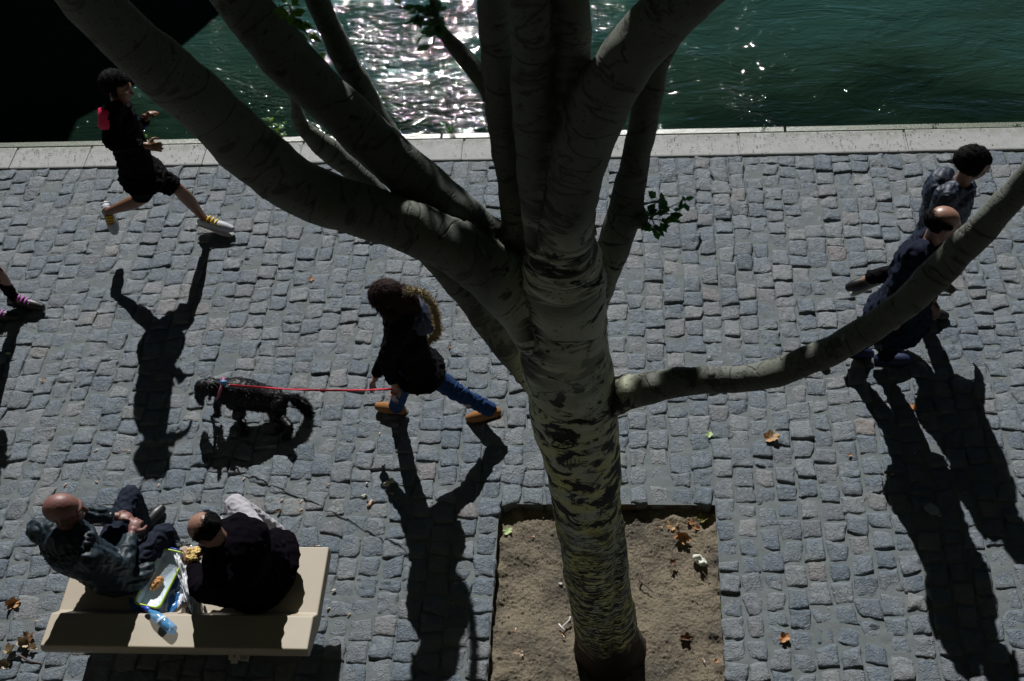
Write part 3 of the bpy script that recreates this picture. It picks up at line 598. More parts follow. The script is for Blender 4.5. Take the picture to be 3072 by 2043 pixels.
def person(key, label, group=None, skinm=S_TAN, top=None, legs=None, shoe=None, k=1.0, headk=1.0, coat=0.0, girth=1.0, sleeve=1.0,
           shorts=False, bare_arm=False, hands=(.5, .5), palmn=(None, None), thumb=(1, -1), hair=None, vox=.0075, name='person', leg_r=1.0, fold=.006):
    J = POSES[key]; root = empty(name, (J['pelvis'].x, J['pelvis'].y, 0), label, 'person', group)
    up = J['neck']-J['pelvis']; M = frame(up, J['shR']-J['shL']); fw = M.col[1].xyz if hasattr(M.col[1], 'xyz') else Vector(M.col[1])
    b = MB(); L, HM = head_parts(b, J['head'], Vector(J['face']), Vector((0, 0, 1)), headk)
    b.tube([J['neck']-up.normalized()*.05, J['neck'], L(0, -.015, -.03)], [.06*k, .054*k, .052*k], 12, 3)
    b.ball(J['chest'], (.145*k, .095*k, .17*k), 3, M); b.ball(J['neck'].lerp(J['chest'], .25), (.13*k, .075*k, .07*k), 2, M)
    b.tube([J['chest'], J['chest'].lerp(J['pelvis'], .5), J['pelvis']], [.10*k, .095*k, .11*k], 14, 4); b.ball(J['pelvis'], (.145*k, .10*k, .10*k), 2, M)
    for s, sd in (('L', -1), ('R', 1)):
        sh, el, wr = J['sh'+s], J['el'+s], J['wr'+s]
        b.tube([J['neck'].lerp(sh, .35), sh, sh.lerp(el, .5), el], [.05*k, .055*k, .045*k, .038*k], 12, 4)
        b.tube([el, el.lerp(wr, .35), wr], [.038*k, .037*k, .025*k], 12, 4)
        i = 0 if s == 'L' else 1; d = wr-el; n = Vector(palmn[i]) if palmn[i] is not None else Vector((0, 0, 1)).cross(d)*(-sd)+Vector((0, 0, .2))
        fingers(b, wr, d if not isinstance(hands[i], tuple) else Vector(hands[i][1]), n, thumb[i], .96*k, hands[i] if not isinstance(hands[i], tuple) else hands[i][0], seed=i+3)
        hp, kn, an, to = J['hip'+s], J['kn'+s], J['an'+s], J['toe'+s]
        b.tube([hp, hp.lerp(kn, .5), kn], [.078*k, .066*k, .05*k], 12, 4); b.ball(kn, .052*k, 2)
        b.tube([kn, kn.lerp(an, .35)+(kn-an).cross(Vector(M.col[0])).normalized()*.008, kn.lerp(an, .8), an], [.048*k, .055*k, .036*k, .033*k], 12, 4)
        b.tube([an-Vector((0, 0, .02)), an.lerp(to, .6)-Vector((0, 0, .02)), to], [.034*k, .034*k, .025*k], 10, 3)
    link('body', b.remesh('body', vox, 3, .5), skinm, root)
    for s in (-1, 1):
        e = MB(); e.ball(L(s*.030, .078, .008), .0125*headk, 2); link('eye', e.me(), M_EYE, root)
    # --- top
    if top is not None:
        c = MB(); g = girth
        c.ball(J['chest']+M @ Vector((0, -.01, .02)), (.175*k*g, .125*k*g, .20*k), 3, M); c.ball(J['neck'].lerp(J['chest'], .30), (.165*k*g, .095*k*g, .085*k), 3, M)
        n = 6; down = (J['pelvis']-J['chest'])
        for i in range(n+1):
            q = J['chest'].lerp(J['pelvis'], i/n); c.ball(q, ((.160+.015*i/n)*k*g, (.118+.008*i/n)*k*g, .10*k), 2, M)
        if coat > 0:
            mid = J['knL'].lerp(J['knR'], .5); dd = (mid-J['pelvis']).normalized() if coat > .05 else down.normalized()
            for i in range(1, 5):
                q = J['pelvis']+(dd*.6+down.normalized()*.4)*coat*i/4; c.ball(q, ((.172+.012*i)*k*g, (.125+.012*i)*k*g, .085), 2, M)
        for s in ('L', 'R'):
            sh, el, wr = J['sh'+s], J['el'+s], J['wr'+s]
            c.ball(sh, .074*k*g**.5, 2); c.tube([J['neck'].lerp(sh, .4), sh], [.075*k, .074*k], 12, 3)
            if not bare_arm or s == 'L':
                e = wr.lerp(el, .10); c.tube([sh, sh.lerp(el, .5), el, el.lerp(e, .5), e], [.074*k*sleeve, .064*k*sleeve, .056*k*sleeve, .05*k*sleeve, .042*k*sleeve], 14, 5)
            else: c.tube([sh, sh.lerp(el, .55)], [.07*k, .062*k], 12, 4)
        a = J['neck']+up.normalized()*.02; ring = [a+M @ Vector((math.cos(t)*.070*k, math.sin(t)*.068*k, .012*math.sin(t))) for t in np.linspace(0, 6.283, 12)]
        c.tube(ring, .022*k, 8, 2)
        me = c.remesh('top', .010, 4, .5); folds(me, hash(key) % 50 if False else len(key)*7, fold, 6.5); link(top[0], me, top[1], root)
    # --- legs
    if legs is not None:
        c = MB(); c.ball(J['pelvis'], (.165*k, .125*k, .12*k), 3, M)
        for s in ('L', 'R'):
            hp, kn, an = J['hip'+s], J['kn'+s], J['an'+s]
            if shorts: c.tube([hp, hp.lerp(kn, .5), hp.lerp(kn, .92)], [.10*k, .096*k, .088*k], 14, 4)
            else:
                e = an.lerp(kn, -.06 if key == 'walker' else -.01); q = leg_r
                c.tube([hp, hp.lerp(kn, .5), kn], [.095*k*q, .083*k*q, .070*k*q], 14, 5); c.ball(kn, .069*k*q, 2)
                c.tube([kn, kn.lerp(e, .5), e], [.068*k*q, .062*k*q, (.064 if key == 'walker' else .052)*k*q], 14, 5)
        me = c.remesh('legs', .009, 3, .5); folds(me, len(key)*5+1, fold*.8, 8, (1, 1, 1)); link(legs[0], me, legs[1], root)
    if shoe is not None:
        for s in ('L', 'R'):
            an, to = J['an'+s], J['toe'+s]; d = (to-an); d = d.normalized()
            sole_dn = Vector((0, 0, -1)) if s == 'L' or abs(d.z) < .6 else Vector((0, 0, -1)); sole_dn = (sole_dn-d*sole_dn.dot(d)).normalized()
            side = d.cross(sole_dn); MM = Matrix((side, d, -sole_dn)).transposed(); heel = an+sole_dn*.045-d*.045*k; tip = to+d*.035*k
            c = MB(); c.tube([an, an+sole_dn*.03], [.046*k, .045*k], 12, 3)
            c.tube([heel, heel.lerp(tip, .35), heel.lerp(tip, .72), tip], [.036*k, .040*k, .044*k, .028*k], 14, 4)
            me = c.remesh('shoe', .006, 3, .5); sh_ = link('shoe', me, shoe[0], root)
            c = MB(); c.tube([heel+sole_dn*.034, heel.lerp(tip, .35)+sole_dn*.036, heel.lerp(tip, .72)+sole_dn*.036, tip+sole_dn*.022], [.040*k, .037*k, .047*k, .034*k], 14, 4)
            V = np.array(c.V); cc = np.array(heel+sole_dn*.035); q = (V-cc)@np.array(sole_dn); V = V-np.outer(q*.72, np.array(sole_dn)); c.V = [tuple(v) for v in V]
            so_ = link('sole', c.me(), shoe[1], sh_)
            if len(shoe) > 2:
                c = MB()
                for i in range(5):
                    a = an.lerp(to, .16+.15*i)-sole_dn*(.022-.004*i); c.tube([a-side*.028, a-sole_dn*.008+d*.004, a+side*.028+d*.006], .0085*k, 6, 3)
                link('laces', c.me(), shoe[2], sh_)
    if hair: hair(root, L, HM, headk)
    return root, J, L, HM, M
def hair_shell(root, L, HM, k, mat, cut, rx=(.084, .104, .092), off=(0, -.014, .030), seed=3, rough=.004, extra=None):
    bm = bmesh.new(); bmesh.ops.create_icosphere(bm, subdivisions=6, radius=1); V = np.array([v.co[:] for v in bm.verts]); F = np.array([[v.index for v in f.verts] for f in bm.faces]); bm.free()
    g = np.random.default_rng(seed); P = V*np.array(rx)+np.array(off); P = P*(1+sines(V, seed, 2.2, .03)[:, None]+sines(V, seed+1, 9, .012)[:, None]+g.normal(0, rough, (len(V), 1)))
    keep = cut(V, P, g); fk = keep[F].all(1); F = F[fk]; used = np.unique(F); mp = -np.ones(len(V), int); mp[used] = np.arange(len(used))
    W = [tuple(L(*(P[i]*.985))) for i in used]; F = mp[F].tolist()
    fr = np.where(cut(V*1.0, P, g))[0]; n = 2600; q = g.choice(fr, n); base = P[q]*.985; nrm = V[q]
    down = np.array([0, -.75, -.65])+g.normal(0, .28, (n, 3)); tan = down-nrm*(down*nrm).sum(1)[:, None]; tan /= np.linalg.norm(tan, axis=1)[:, None]
    ln = (.028 if cut is full_cut else .013)*g.uniform(.5, 1.3, n)[:, None]; d = tan*.93+nrm*g.uniform(.08, .38, (n, 1)); sd = np.cross(d, nrm); sd /= np.linalg.norm(sd, axis=1)[:, None]+1e-9
    T = np.stack([base-sd*.0012, base+sd*.0012, base+d*ln], 1).reshape(-1, 3); o = len(W); W += [tuple(L(*v)) for v in T]; F += [(o+3*i, o+3*i+1, o+3*i+2) for i in range(n)]
    return link('hair', mesh('hair', W, F), mat, root)
def bald_cut(V, P, g):      # hair only round the sides and back, thinning upwards
    lim = .40+.09*g.normal(size=len(V)); d = V@np.array([0, .22, .975]); return (d < lim) & (V[:, 2] > -.55) & ~((V[:, 1] > .30) & (V[:, 2] < .45)) & ~((np.abs(V[:, 0]) > .80) & (V[:, 2] < -.05) & (V[:, 1] > -.25))
def full_cut(V, P, g): return (V[:, 2] > -.62) & ~((V[:, 1] > .42) & (V[:, 2] < .42))
NAVY = cloth('navy_nylon', (.008, .021, .031), .55, .3, spec=.4); NAVY2 = cloth('navy_wool', (.006, .010, .024), .9, spec=.15); BLACKC = cloth('black_cloth', (.0025, .0025, .004), .9, spec=.1)
PLUM = cloth('blackish_plum_knit', (.0035, .0025, .005), 1, spec=.05); DENIM_D = cloth('dark_denim', (.005, .010, .024), .85); DENIM = cloth('blue_denim', (.008, .034, .115), .85)
GREYT = cloth('pale_grey_cotton', (.40, .39, .42), .85); M_SOLE = simple('rubber_sole', (.03, .03, .03), .7); M_SHOE = simple('black_shoe_leather', (.012, .012, .014), .45, .3, 60, .2)
TAN = simple('tan_suede', (.28, .12, .03), .85, .2, 120, .3); GREYSH = simple('grey_running_mesh', (.42, .44, .48), .6, .3, 200, .3); PALE_SOLE = simple('pale_sole', (.55, .56, .55), .6)
YEL = simple('yellow_laces', (.75, .50, .02), .6); PURP = simple('purple_laces', (.45, .12, .45), .6, .3, 80); BROWNSH = simple('brown_sneaker', (.14, .09, .04), .7, .5, 60, .3)
FUR_T = simple('tan_fur_trim', (.34, .27, .16), .95, .35, 140, .8, .006)

def stubble(V, P, g):       # cropped grey stubble of the bald man, only low on the back of the head
    return (V[:, 2] < .05) & (V[:, 2] > -.45) & (V[:, 1] < .1) & (g.random(len(V)) < .0)
hc_ = POSES['man1']['head']; t = NT('skin_sunburnt_scalp'); co = t.n('TexCoord').outputs['Object']; n1 = t.noise(co, 26, 5); n3 = t.noise(co, 9, 3)
c = t.mix(n1, (.16, .075, .062), (.25, .125, .10)); c = t.mix(t.ramp(n3, [(.50, 0), (.56, .45)]), c, (.15, .05, .06))
dd = t.n('VectorMath', operation='DISTANCE'); t.t.links.new(t.n('NewGeometry').outputs['Position'], dd.inputs[0]); dd.inputs[1].default_value = (hc_.x+.03, hc_.y+.02, hc_.z+.10)
c = t.mix(t.math('MULTIPLY', t.ramp(t.math('ADD', dd.outputs['Value'], t.math('MULTIPLY', t.math('SUBTRACT', n1, .5), .05)), [(.115, 0), (.16, .75), (.22, .75), (.26, 0)]), t.ramp(t.noise(co, 420, 2), [(.35, .3), (.6, 1)])), c, (.055, .035, .028))
S_BALD = t.P(Base_Color=c, Roughness=.48, Normal=t.bump(t.noise(co, 240, 3), .25, .0015))
# --- bald man in the navy parka
p1, J1, L1, H1, M1 = person('man1', 'bald man in a navy parka at the left end of the bench, hands clasped', 'people eating on the bench', S_BALD, ('parka', NAVY), ('trousers', DENIM_D), (M_SHOE, M_SOLE),
    k=1.04, headk=1.12, coat=.10, girth=1.16, sleeve=1.15, hands=((1.0, (.72, .10, -.1)), (1.0, (.10, .95, .1))), palmn=((-.1, .3, 1), (.2, -.2, 1)), thumb=(-1, 1), vox=.0055, fold=.0065)
c = MB(); a = J1['neck']; hd = [a+M1 @ Vector(v) for v in ((-.15, .02, .0), (-.14, -.09, -.03), (-.05, -.15, -.07), (.05, -.15, -.07), (.14, -.09, -.03), (.15, .02, 0))]
c.tube(hd, [.03, .045, .06, .06, .045, .03], 12, 4); c.ball(a+M1 @ Vector((0, -.13, -.10)), (.13, .06, .10), 2, M1); link('hood', folds(c.remesh('hood', .009, 3), 91, .010, 9), NAVY, p1)
c = MB(); w_ = J1['wrL']; d_ = (J1['wrL']-J1['elL']).normalized()
q = Matrix(((1, 0, 0), (0, 1, 0), (0, 0, 1))); q = d_.to_track_quat('Z', 'Y').to_matrix()
c.tube([w_-d_*.035+q @ Vector((math.cos(t)*.034, math.sin(t)*.034, 0)) for t in np.linspace(0, 6.283, 14)], .010, 8, 2); link('shirt_cuff', c.me(), simple('white_cotton', (.75, .75, .8), .8), p1)
c = MB(); c.tube([w_-d_*.012+q @ Vector((math.cos(t)*.029, math.sin(t)*.029, 0)) for t in np.linspace(0, 6.283, 14)], .005, 8, 2)
c.ball(w_-d_*.012+Vector((0, 0, .032)), (.014, .014, .005), 2); t = NT('watch_steel'); M_STEEL = t.P(Base_Color=(.6, .62, .64, 1), Metallic=1.0, Roughness=.25); link('wristwatch', c.me(), M_STEEL, p1)
# --- balding man in the dark sweater, eating
p2, J2, L2, H2, M2 = person('man2', 'balding man in a black sweater and pale trousers bending over his food on the bench', 'people eating on the bench', S_TAN, ('sweater', PLUM), ('trousers', GREYT), (BROWNSH, PALE_SOLE),
    k=1.06, headk=1.12, coat=.07, girth=1.28, sleeve=1.15, hands=((.9, (-.35, .85, .1)), (.9, (-.75, -.25, .1))), palmn=((.55, .1, 1), (.1, .5, 1)), thumb=(1, -1), vox=.0055, fold=.005,
    hair=lambda r, L, H, k: hair_shell(r, L, H, k, M_HAIR_K, bald_cut, rough=.010))
c = MB(); c.tube([J2['shL'].lerp(J2['pelvis'], .35), J2['elL'], J2['wrL'].lerp(J2['elL'], .4)], [.13, .085, .06], 12, 4); c.tube([J2['chest'], J2['elL'].lerp(J2['elR'], .5)+Vector((0, 0, -.08))], [.13, .09], 12, 3); c.tube([J2['elL'], J2['elL'].lerp(J2['pelvis'], .5)+Vector((-.02, -.02, -.03)), J2['pelvis']], [.08, .13, .14], 12, 3); link('sweater_front', folds(c.remesh('f', .01, 3), 12, .004, 6), PLUM, p2)
c = MB(); c.box(J2['neck']+M2 @ Vector((-.03, .085, .02)), (.022, .006, .022), M2); link('shirt_collar', c.me(), simple('orange_cloth', (.8, .18, .01), .8), p2)
# --- woman walking the dog
def long_hair(root, L, HM, k, mat=M_HAIR_B):
    c = MB(); S = lambda x, y, z: (x*k, y*k, z*k)
    c.ball(L(0, -.015, .035), S(.090, .108, .096), 3, HM); c.ball(L(0, -.055, -.05), S(.085, .070, .10), 3, HM)
    for s in (-1, 1): c.tube([L(s*.062, .03, .06), L(s*.082, .02, -.02), L(s*.080, .00, -.12), L(s*.072, .00, -.17)], [.030*k, .034*k, .032*k, .012*k], 10, 4)
    c.tube([L(0, -.09, 0), L(0, -.105, -.12), L(0, -.10, -.20)], [.07*k, .06*k, .02*k], 12, 4)
    me = c.remesh('hair', .006, 2); V = get_co(me); N = get_no(me); hm = np.array(HM); loc = (V-np.array(L(0, 0, 0)))@hm
    V = V+N*(np.abs(np.sin(loc[:, 0]*90+np.sin(loc[:, 2]*30)*1.5+loc[:, 1]*50))*.006+sines(V, 5, 25, .002))[:, None]; set_co(me, V)
    g = np.random.default_rng(4); n = 5000; q = g.integers(0, len(V), n); B = V[q]; nr = N[q]; dn = np.array(-hm[:, 2])*.9+np.array(-hm[:, 1])*.45+g.normal(0, .22, (n, 3)); tn = dn-nr*(dn*nr).sum(1)[:, None]; tn /= np.linalg.norm(tn, axis=1)[:, None]+1e-9
    sd = np.cross(tn, nr); ln = .05*g.uniform(.4, 1.2, n)[:, None]; T = np.stack([B-sd*.0016+nr*.001, B+sd*.0016+nr*.001, B+tn*ln+nr*ln*g.uniform(.05, .3, (n, 1))], 1).reshape(-1, 3); o = len(V)
    F = [tuple(p.vertices) for p in me.polygons]+[(o+3*i, o+3*i+1, o+3*i+2) for i in range(n)]; link('hair', mesh('hair', list(V)+list(T), F), mat, root)
p3, J3, L3, H3, M3 = person('walker', 'woman in dark fur-hooded coat, jeans and tan boots striding behind the dog', 'people walking past', S_TAN, ('coat', BLACKC), ('jeans', DENIM), (TAN, M_SOLE),
    k=.96, headk=1.0, coat=.06, girth=1.12, sleeve=1.1, hands=(1.3, .5), hair=long_hair, leg_r=.92)
c = MB(); a = J3['neck']; c.ball(a+M3 @ Vector((0, -.13, -.06)), (.155, .10, .135), 3, M3); c.ball(a+M3 @ Vector((0, -.03, -.02)), (.15, .10, .06), 2, M3)
link('hood', folds(c.remesh('hood', .009, 3), 71, .005, 5), cloth('navy_quilting', (.018, .028, .065), .6, .4, spec=.4), p3)
def fur_ring(pts, rad, n, seed, ln=.03, parent=None, mat=FUR_T, name='fur_trim'):
    g = np.random.default_rng(seed); c = MB(); c.tube(pts, rad*.8, 10, 5); me = c.remesh('fur', .008, 1); V = get_co(me); N = get_no(me)
    k_ = g.integers(0, len(V), n); P = V[k_]; D = N[k_]+g.normal(0, .45, (n, 3)); D /= np.linalg.norm(D, axis=1)[:, None]; S = np.cross(D, g.normal(size=(n, 3))); S /= np.linalg.norm(S, axis=1)[:, None]
    l = ln*g.uniform(.5, 1.2, n)[:, None]; T = np.stack([P-S*.0022, P+S*.0022, P+D*l+g.normal(0, .004, (n, 3))], 1).reshape(-1, 3); o = len(V)
    F = [tuple(p.vertices) for p in me.polygons]+[(o+3*i, o+3*i+1, o+3*i+2) for i in range(n)]
    return link(name, mesh('fur', list(V)+list(T), F), mat, parent)
fpx = [(1222, 868, 5.28), (1268, 880, 5.26), (1298, 915, 5.27), (1312, 965, 5.29), (1308, 1005, 5.33), (1278, 1022, 5.37), (1240, 1010, 5.40)]
fur_ring([atY(x, y, q+.10) for x, y, q in fpx], .020, 3000, 5, .032, p3)
# --- runner
p4, J4, L4, H4, M4 = person('runner', 'runner in black shirt and shorts at full stride, grey shoes with yellow laces', 'people walking past', S_RUN, ('shirt', BLACKC), ('shorts', BLACKC), (GREYSH, PALE_SOLE, YEL),
    k=1.0, headk=1.05, coat=.10, girth=1.12, shorts=True, hands=(.9, .9), vox=.007, hair=lambda r, L, H, k: hair_shell(r, L, H, k, M_HAIR_K, full_cut, rx=(.092, .112, .100), rough=.02))
c = MB(); s_, e_ = J4['shR'], J4['elR']; c.tube([s_.lerp(e_, -.10)+Vector((-.030, 0, 0)), s_.lerp(e_, .50)+Vector((-.035, 0, 0))], [.074, .070], 14, 4); link('armband', c.me(), simple('pink_red_nylon', (.75, .015, .10), .6), p4)
c = MB(); c.tube([J4['elL'].lerp(J4['wrL'], .1), J4['elL'].lerp(J4['wrL'], .75)], [.054, .046], 14, 4); link('sleeve', c.me(), DENIM, p4)
# --- couple
p5, J5, L5, H5, M5 = person('coupleman', 'balding man in navy wool coat walking behind the long low limb of the tree', 'people walking past', S_TAN, ('coat', NAVY2), ('trousers', BLACKC), (simple('blue_shoe', (.004, .012, .06), .6), M_SOLE),
    k=1.08, headk=1.10, coat=.20, girth=1.26, sleeve=1.1, hair=lambda r, L, H, k: hair_shell(r, L, H, k, M_HAIR_K, bald_cut, seed=8, rough=.010), fold=.009)
p6, J6, L6, H6, M6 = person('couplewoman', 'dark haired woman in padded jacket walking on the far side of the balding man', 'people walking past', S_TAN, ('jacket', cloth('navy_padded', (.014, .024, .045), .55, .6, spec=.45)), ('trousers', BLACKC), (M_SHOE, PALE_SOLE),
    k=1.05, headk=1.02, coat=.16, girth=1.24, sleeve=1.1, hair=lambda r, L, H, k: hair_shell(r, L, H, k, M_HAIR_K, full_cut, rx=(.098, .122, .108), off=(0, -.03, .02), rough=.008), fold=.005)
c = MB(); a = J6['neck']; c.ball(a+M6 @ Vector((0, -.13, -.07)), (.16, .09, .14), 3, M6); link('hood', folds(c.remesh('hood', .009, 3), 61, .005, 5), cloth('navy_padded_hood', (.014, .024, .045), .55, .6, spec=.45), p6)
p7, J7, L7, H7, M7 = person('leftwalker', 'walker cut by the left edge, black leggings and purple laced shoes in view', 'people walking past', S_TAN, ('jacket', BLACKC), ('leggings', BLACKC), (M_SHOE, M_SOLE, PURP),
    k=.98, leg_r=.85, coat=.05, hair=lambda r, L, H, k: hair_shell(r, L, H, k, M_HAIR_B, full_cut, rx=(.09, .11, .1), rough=.012))
# --- dog
def fur_coat(me, n, ln, seed, back=(1, 0, 0), droop=.5, keep=None):
    g = np.random.default_rng(seed); V = get_co(me); N = get_no(me); k_ = g.integers(0, len(V), n); P = V[k_]
    D = N[k_]*.7+np.array(back)*.55+np.array([0, 0, -droop])+g.normal(0, .28, (n, 3)); D /= np.linalg.norm(D, axis=1)[:, None]
    S = np.cross(D, g.normal(size=(n, 3))); S /= np.linalg.norm(S, axis=1)[:, None]; l = ln*g.uniform(.4, 1.3, n)[:, None]
    T = np.stack([P-S*.003, P+S*.003, P+D*l], 1).reshape(-1, 3); return mesh('coat', T, [(3*i, 3*i+1, 3*i+2) for i in range(n)])
DY = 5.60
dg_ = empty('dog', (*atZ(790, 1290, 0).xy, 0), 'shaggy black dog on a red leash trotting ahead of the woman', 'dog')
D = lambda px, py, dy=0: atY(px, py, DY+dy)
b = MB()
b.tube([D(665, 1172), D(720, 1180), D(790, 1195), D(838, 1202)], [.085, .115, .100, .085], 16, 5)          # trunk: deep chest narrowing to the loin
b.tube([D(690, 1195), D(715, 1205)], [.07, .08], 12, 3); b.tube([D(665, 1168), D(640, 1160), D(622, 1158)], [.07, .062, .060], 12, 4)
b.ball(D(612, 1162), (.070, .062, .062), 3); b.tube([D(605, 1168), D(598, 1188), D(604, 1208, -.01)], [.046, .036, .026], 12, 4)       # skull and muzzle turned down
b.ball(D(604, 1212, -.01), .016, 2)
for dy in (-.06, .06): b.tube([D(625, 1152, dy), D(632, 1172, dy*1.25), D(628, 1198, dy*1.25)], [.02, .026, .012], 10, 4, flat=.5)        # drop ears
def leg(pts, rad): b.tube(pts, rad, 12, 4)
leg([D(668, 1190, -.05), D(655, 1205, -.05), D(650, 1222, -.06), D(655, 1242, -.06)], [.05, .034, .026, .022]); b.ball(D(650, 1246, -.06), (.036, .026, .018), 2)
f1 = atZ(738, 1300, .02); leg([D(712, 1205, .06), D(722, 1235, .06), f1.lerp(D(722, 1235, .06), .45), f1], [.055, .036, .028, .024]); b.ball(f1+Vector((-.015, 0, -.004)), (.036, .026, .018), 2)
h1 = atZ(862, 1312, .02); kn_ = D(822, 1236, -.05); hk = h1+Vector((.045, 0, .13)); leg([D(838, 1208, -.05), kn_, hk, h1], [.07, .044, .026, .022]); b.ball(h1+Vector((-.015, 0, -.004)), (.036, .026, .018), 2)
h2 = atZ(842, 1290, .02); kn_ = D(812, 1230, .06); hk = h2+Vector((.05, 0, .13)); leg([D(832, 1205, .06), kn_, hk, h2], [.07, .044, .026, .022]); b.ball(h2+Vector((-.015, 0, -.004)), (.036, .026, .018), 2)
b.tube([D(845, 1190), D(875, 1192), D(905, 1212), D(925, 1240)], [.034, .030, .028, .014], 10, 5)
bme = b.remesh('body', .008, 3); folds(bme, 44, .002, 8)
M_DOG = simple('black_dog_fur', (.007, .007, .009), .42, .5, 160, .5, .004, spec=.2)
link('body', bme, M_DOG, dg_); o = link('coat', fur_coat(bme, 7000, .015, 9), M_DOG, dg_, smooth=False)
b = MB(); b.tube([D(880, 1195), D(905, 1212), D(928, 1242)], [.03, .035, .02], 8, 4); link('tail_plume', fur_coat(b.remesh('t', .008, 1), 1800, .040, 10, (.8, 0, 0), .7), M_DOG, dg_, smooth=False)
cc = D(660, 1166); ax = (D(640, 1160)-D(690, 1175)).normalized(); q = ax.to_track_quat('Z', 'Y').to_matrix()
c = MB(); c.tube([cc+q @ Vector((math.cos(t)*.078, math.sin(t)*.078, 0)) for t in np.linspace(0, 6.283, 18)], .012, 8, 2); link('collar', c.me(), simple('red_blue_webbing', (.35, .10, .18), .6, .6, 70), dg_)
c = MB(); c.box(D(671, 1148, -.02), (.020, .012, .016)); link('collar_tag', c.me(), simple('blue_tag', (.10, .22, .45), .5), dg_)
# leash: from collar ring to the woman's hand
c = MB(); A = D(690, 1160, -.04)+Vector((0, 0, .02)); Bq = J3['wrL']+Vector((0, 0, -.06)); pts = []
for i in range(25):
    t = i/24; p = A.lerp(Bq, t); p.z -= .035*math.sin(math.pi*t); pts.append(p)
V, F = [], []
for i, p in enumerate(pts):
    tw = .5+.9*math.sin(i*.55); a = Vector((0, math.cos(tw), math.sin(tw)))*.0075; n_ = Vector((0, -math.sin(tw), math.cos(tw)))*.0016
    V += [p+a+n_, p-a+n_, p-a-n_, p+a-n_]
    if i: o = 4*i; F += [(o-4+j, o-4+(j+1) % 4, o+(j+1) % 4, o+j) for j in range(4)]
ls = empty('leash', tuple(A), 'red webbing leash stretched between the black dog and the woman', 'leash')
link('strap', mesh('leash', V, F), simple('red_webbing', (.45, .006, .03), .7), ls)
c = MB(); c.tube([D(676, 1156, -.04), D(684, 1160, -.04), A], .006, 8, 3); link('clip', c.me(), M_STEEL, ls)
# ================================================================== BENCH AND LUNCH
bench = empty('stone_bench', (-2.66, 3.83, 0), 'pale polished stone bench with a raised back ledge, standing on the cobbles', 'bench')
BX0, BX1 = -3.48, -1.855
def extrude_profile(prof, x0, x1, bev, nx=1):
    bm = bmesh.new(); a = [bm.verts.new((x0, y, z)) for y, z in prof]; b = [bm.verts.new((x1, y, z)) for y, z in prof]; n = len(prof)
    bm.faces.new(a); bm.faces.new(b[::-1])
    for i in range(n): bm.faces.new((a[i], b[i], b[(i+1) % n], a[(i+1) % n])[::-1])
    bmesh.ops.recalc_face_normals(bm, faces=bm.faces)
    es = [e for e in bm.edges if e.calc_face_angle(0) > .5]
    bmesh.ops.bevel(bm, geom=es, offset=bev, segments=3, affect='EDGES', profile=.5)
    me = bpy.data.meshes.new('m'); bm.to_mesh(me); bm.free(); return me
t = NT('polished_limestone'); co = t.coord(); n1 = t.noise(co, 6, 5); n2 = t.noise(co, 220, 3, .7); v = t.voro(co, 75)
c = t.mix(n1, (.335, .285, .21), (.42, .36, .275)); c = t.mix(t.ramp(n2, [(.45, 0), (.7, .35)]), c, (.50, .44, .34)); c = t.mix(t.ramp(v, [(.05, .35), (.16, 0)]), c, (.26, .23, .17))
c = t.mix(t.ramp(t.noise(co, 2.2, 4), [(.52, 0), (.72, .35)]), c, (.27, .25, .17))
M_BENCH = t.P(Base_Color=c, Roughness=.5, Normal=t.bump(n2, .12, .001))
prof = [(4.205, .355), (4.205, .45), (3.735, .45), (3.672, .535), (3.45, .545), (3.435, .51), (3.445, .465), (3.60, .40), (3.70, .355)]
link('seat_slab', extrude_profile(prof, BX0, BX1, .008), M_BENCH, bench, smooth=False)
link('pedestal', box_me('p', BX0+.22, BX1-.22, 3.74, 4.08, -.02, .356, .008), M_BENCH, bench, smooth=False)
SEAT = .451
# --- blue plastic bags under the box
def sheet(px, py, z, sx, sy, seed, amp=.02, rot=0, n=46, res=None, edge=.25):
    g = np.random.default_rng(seed); c = atZ(px, py, z); u, v = np.meshgrid(np.linspace(-1, 1, n), np.linspace(-1, 1, n), indexing='ij'); u, v = u.ravel(), v.ravel()
    P = np.stack([u, v, u*0], 1); k = 1+sines(P, seed, .6, edge); x = u*sx*k; y = v*sy*k; ca, sa = math.cos(rot), math.sin(rot)
    z_ = np.abs(sines(P, seed+1, .9, amp))+np.abs(sines(P, seed+2, 2.4, amp*.55))+np.abs(sines(P, seed+3, 5, amp*.2))+.003
    V = np.stack([c.x+x*ca-y*sa, c.y+x*sa+y*ca, z+z_], 1); i = np.arange(n*n).reshape(n, n)
    return V, np.stack([i[:-1, :-1], i[1:, :-1], i[1:, 1:], i[:-1, 1:]], -1).reshape(-1, 4)
def plastic(name, col, alpha, rough=.2, col2=None, sc=6):
    t = NT(name); co = t.coord(); n = t.noise(co, sc, 3, .5, 1.5); c = t.mix(t.ramp(n, [(.56, 0), (.58, 1)]), col, col2 or col)
    t.P(Base_Color=c, Roughness=rough, Alpha=alpha, Normal=t.bump(t.noise(co, 45, 4, .6, 1), .7, .006)); t.b.inputs['Specular IOR Level'].default_value = .8; return t.m
V, Q = sheet(478, 1782, SEAT, .20, .155, 21, .010, .5)
tag(link('plastic_bag', npmesh('bag', V, Q), plastic('blue_printed_plastic', (.03, .16, .42), .95, .2, (.55, .66, .80), 7)), 'blue and white plastic bag spread out under the food box', 'bag')
V, Q = sheet(566, 1742, SEAT+.035, .060, .19, 25, .035, .25, edge=.35)
tag(link('sandwich_wrapper', npmesh('bag', V, Q), plastic('milky_plastic', (.62, .64, .68), .85, .3)), 'crumpled translucent white wrapper between the food box and the man in black', 'wrapper')
V, Q = sheet(548, 1636, SEAT+.02, .055, .022, 27, .02, .0)
